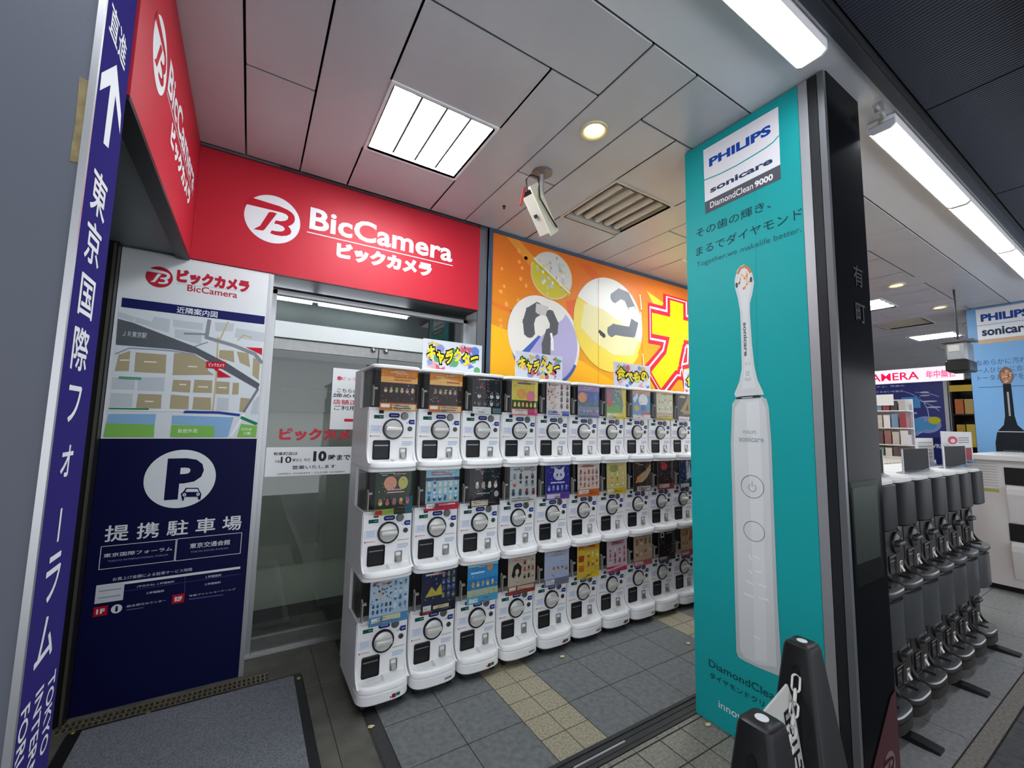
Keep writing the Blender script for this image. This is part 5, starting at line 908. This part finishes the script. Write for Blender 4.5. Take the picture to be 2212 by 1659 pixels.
q.text('sonicare', cx-.07, zc-.86, cx+.07, zc-.82, '#6a7078', 4, .02); q.build('printed_face', t)
# lit shop banner, blue display poster, yellow/black shelf
t = thing('shop_banner', 'white lit banner with pink-red lettering hanging over the shop', 'banner', (8.52, 2.4, 2.12), None, True)
B().box(8.505, 8.56, 1.672, 3.75, 2.12, 2.335).build('light_box', mat('light_box_frame', '#b9b6ba', .4), t, 0)
q = P.onX(8.5045, -1); q.rect(-3.75, 2.12, -1.672, 2.335, '#eee4f0', 0)
a = q.px(1890, 812); q.text('BICCAMERA', q.px(1984, 800)[0]-.96, 2.165, q.px(1984, 800)[0], 2.285, '#e0104c', 1, .012); q.text('年中無休', q.px(1999, 800)[0], 2.165, -1.74, 2.285, '#e86a98', 1, .03)
q.build('lit_face', t, ink('lit_banner', .4, LEDS))
t = thing('display_poster', 'deep blue display poster with white rings under the lit banner', 'poster', (8.6, 2.4, .85), None, True)
B().box(8.575, 8.62, 1.905, 3.4, .02, 2.118).build('panel', mat('deep_blue_board', '#2c3484', .4), t, 0); B().box(8.565, 8.625, 1.86, 1.90, .02, 2.13).build('post', mat('post_white', '#c4c4c8', .4), t, 0)
q = P.onX(8.5745, -1); q.rect(-3.4, .85, -1.905, 1.3, '#22266c', 0)
K = lambda u, v: q.px(1880+u/8.732, 820+v/8.732)
for s, a_, b_ in (('史上、最高の', (110, 155), (645, 95)), ('うるおいを起点。', (110, 255), (655, 195))): a, c = K(*a_), K(*b_); q.text(s, a[0], a[1], c[0], c[1], '#d4d6ee', 2, .02)
for pts in (((640, 225), (780, 270), (900, 340), (1010, 430), (1080, 560), (1115, 750)), ((860, 340), (1000, 420), (1180, 500), (1300, 590)), ((850, 240), (1080, 250), (1290, 320)), ((740, 1100), (900, 1040), (1000, 960))): q.line([K(*p) for p in pts], .010, '#b0b8e4', 2)
for p, rx, ry in (((1030, 300), .06, .010), ((1110, 410), .09, .012), ((1200, 520), .08, .012), ((1020, 240), .05, .014)): c = K(*p); q.ell(c[0], c[1], rx, ry, '#d0d4ea', 3, 14)
c = K(1060, 850); q.ell(c[0], c[1], .16, .125, '#8fa6dc', 2, 28); c = K(1120, 860); q.ell(c[0], c[1], .075, .07, '#5f9fd8', 3, 20); c = K(1210, 770); q.ell(c[0], c[1], .07, .055, '#d2cc3c', 4, 20)
q.poly([K(900, 930), K(1100, 950), K(900, 1040), K(740, 1110)], '#8fa6dc', 2)
for z0, z1 in (((600, 540), (770, 330)), ((680, 970), (840, 730))): a, c = K(*z0), K(*z1); q.rect(a[0], a[1], c[0]+.10, c[1], '#5aa2dc', 2)
for s, a_, b_ in (('LUMINE', (600, 650), (880, 615)), ('VOLUME', (560, 1035), (840, 1000)), ('LOUVREDO', (930, 1280), (1580, 1225))): a, c = K(*a_), K(*b_); q.text(s, a[0], a[1], c[0], c[1], '#d8daea', 3, .03)
q.build('printed_face', t)
t = thing('product_shelf', 'black shelf unit with yellow header and orange goods beside the blue poster', 'shelf', (8.7, 1.5, 0), None, True)
B().box(8.93, 8.95, .92, 1.815, 0, 2.14).build('back_panel', BLACKP, t, 0)
for y in (.9, 1.815): B().box(8.56, 8.95, y, y+.02, 0, 2.14).build('side_panel', BLACKP, t, 0)
for z in (.3, .78, 1.20, 1.62, 2.12): B().box(8.56, 8.93, .92, 1.815, z, z+.02).build('shelf_board', BLACKP, t, 0)
B().box(8.55, 8.56, .9, 1.835, 1.96, 2.05).build('header', mat('header_yellow', '#d8b418', .4), t, 0); B().box(8.55, 8.56, .9, 1.835, 1.18, 1.225).build('price_rail', mat('header_yellow', '#d8b418', .4), t, 0)
for z0, h, cols in ((1.6405, .25, ('#c46a28', '#d88a3c', '#b8502c', '#c9a860')), (1.2205, .28, ('#c9a828', '#d0bc4c', '#b8901c')), (.8005, .28, ('#a8482c', '#3c3c40', '#c4b8a8'))):
    for i in range(9):
        y = .935+.097*i; c_ = cols[i % len(cols)]
        o = B().box(8.58, 8.86, y, y+.085, z0, z0+h*(.8+.2*random.random())).build('boxed_product', mat('box_'+c_[1:], c_, .4), None, 0)
        tag(o, 'boxed product on the black shelf %s' % ('upper level, orange and red goods' if z0 > 1.5 else 'middle level, yellow goods' if z0 > 1 else 'low level, dark goods'), 'box', 'boxed goods on the black shelf %s' % ('upper' if z0 > 1.5 else 'middle' if z0 > 1 else 'low'))
# hanging loudspeaker
t = thing('loudspeaker', 'black and silver loudspeaker hanging from the shop ceiling', 'loudspeaker', (6.0, 1.22, CZ), None, True)
p, r = at(2040, 748, x=6.0), at(2094, 800, x=6.0); y0, y1 = r.y, p.y
B().box(5.98, 6.16, y0-.05, y1+.02, p.z+.03, p.z+.05).build('mounting_plate', mat('plate_grey', '#5a5c60', .4), t, 0); B().lathe((6.1, (y0+y1)/2, p.z+.05), [(.009, 0), (.009, CZ-p.z-.05)], 'z', 12).build('pole', DARKM, t)
B().prism(rrect(y0, r.z+.10, y1, p.z+.03, .02), 5.98, 6.24, .02, 'x').build('cabinet', mat('speaker_silver', '#8d9294', .3, .6), t, 20)
B().prism(rrect(y0-.01, r.z, y1, r.z+.11, .015), 5.97, 6.26, .01, 'x').build('lower_cabinet', BLACKP, t, 20); B().box(5.974, 5.98, y0+.05, y0+.13, r.z+.20, r.z+.26).build('badge', mat('badge_white', '#d4d4cc', .3), t, 0)
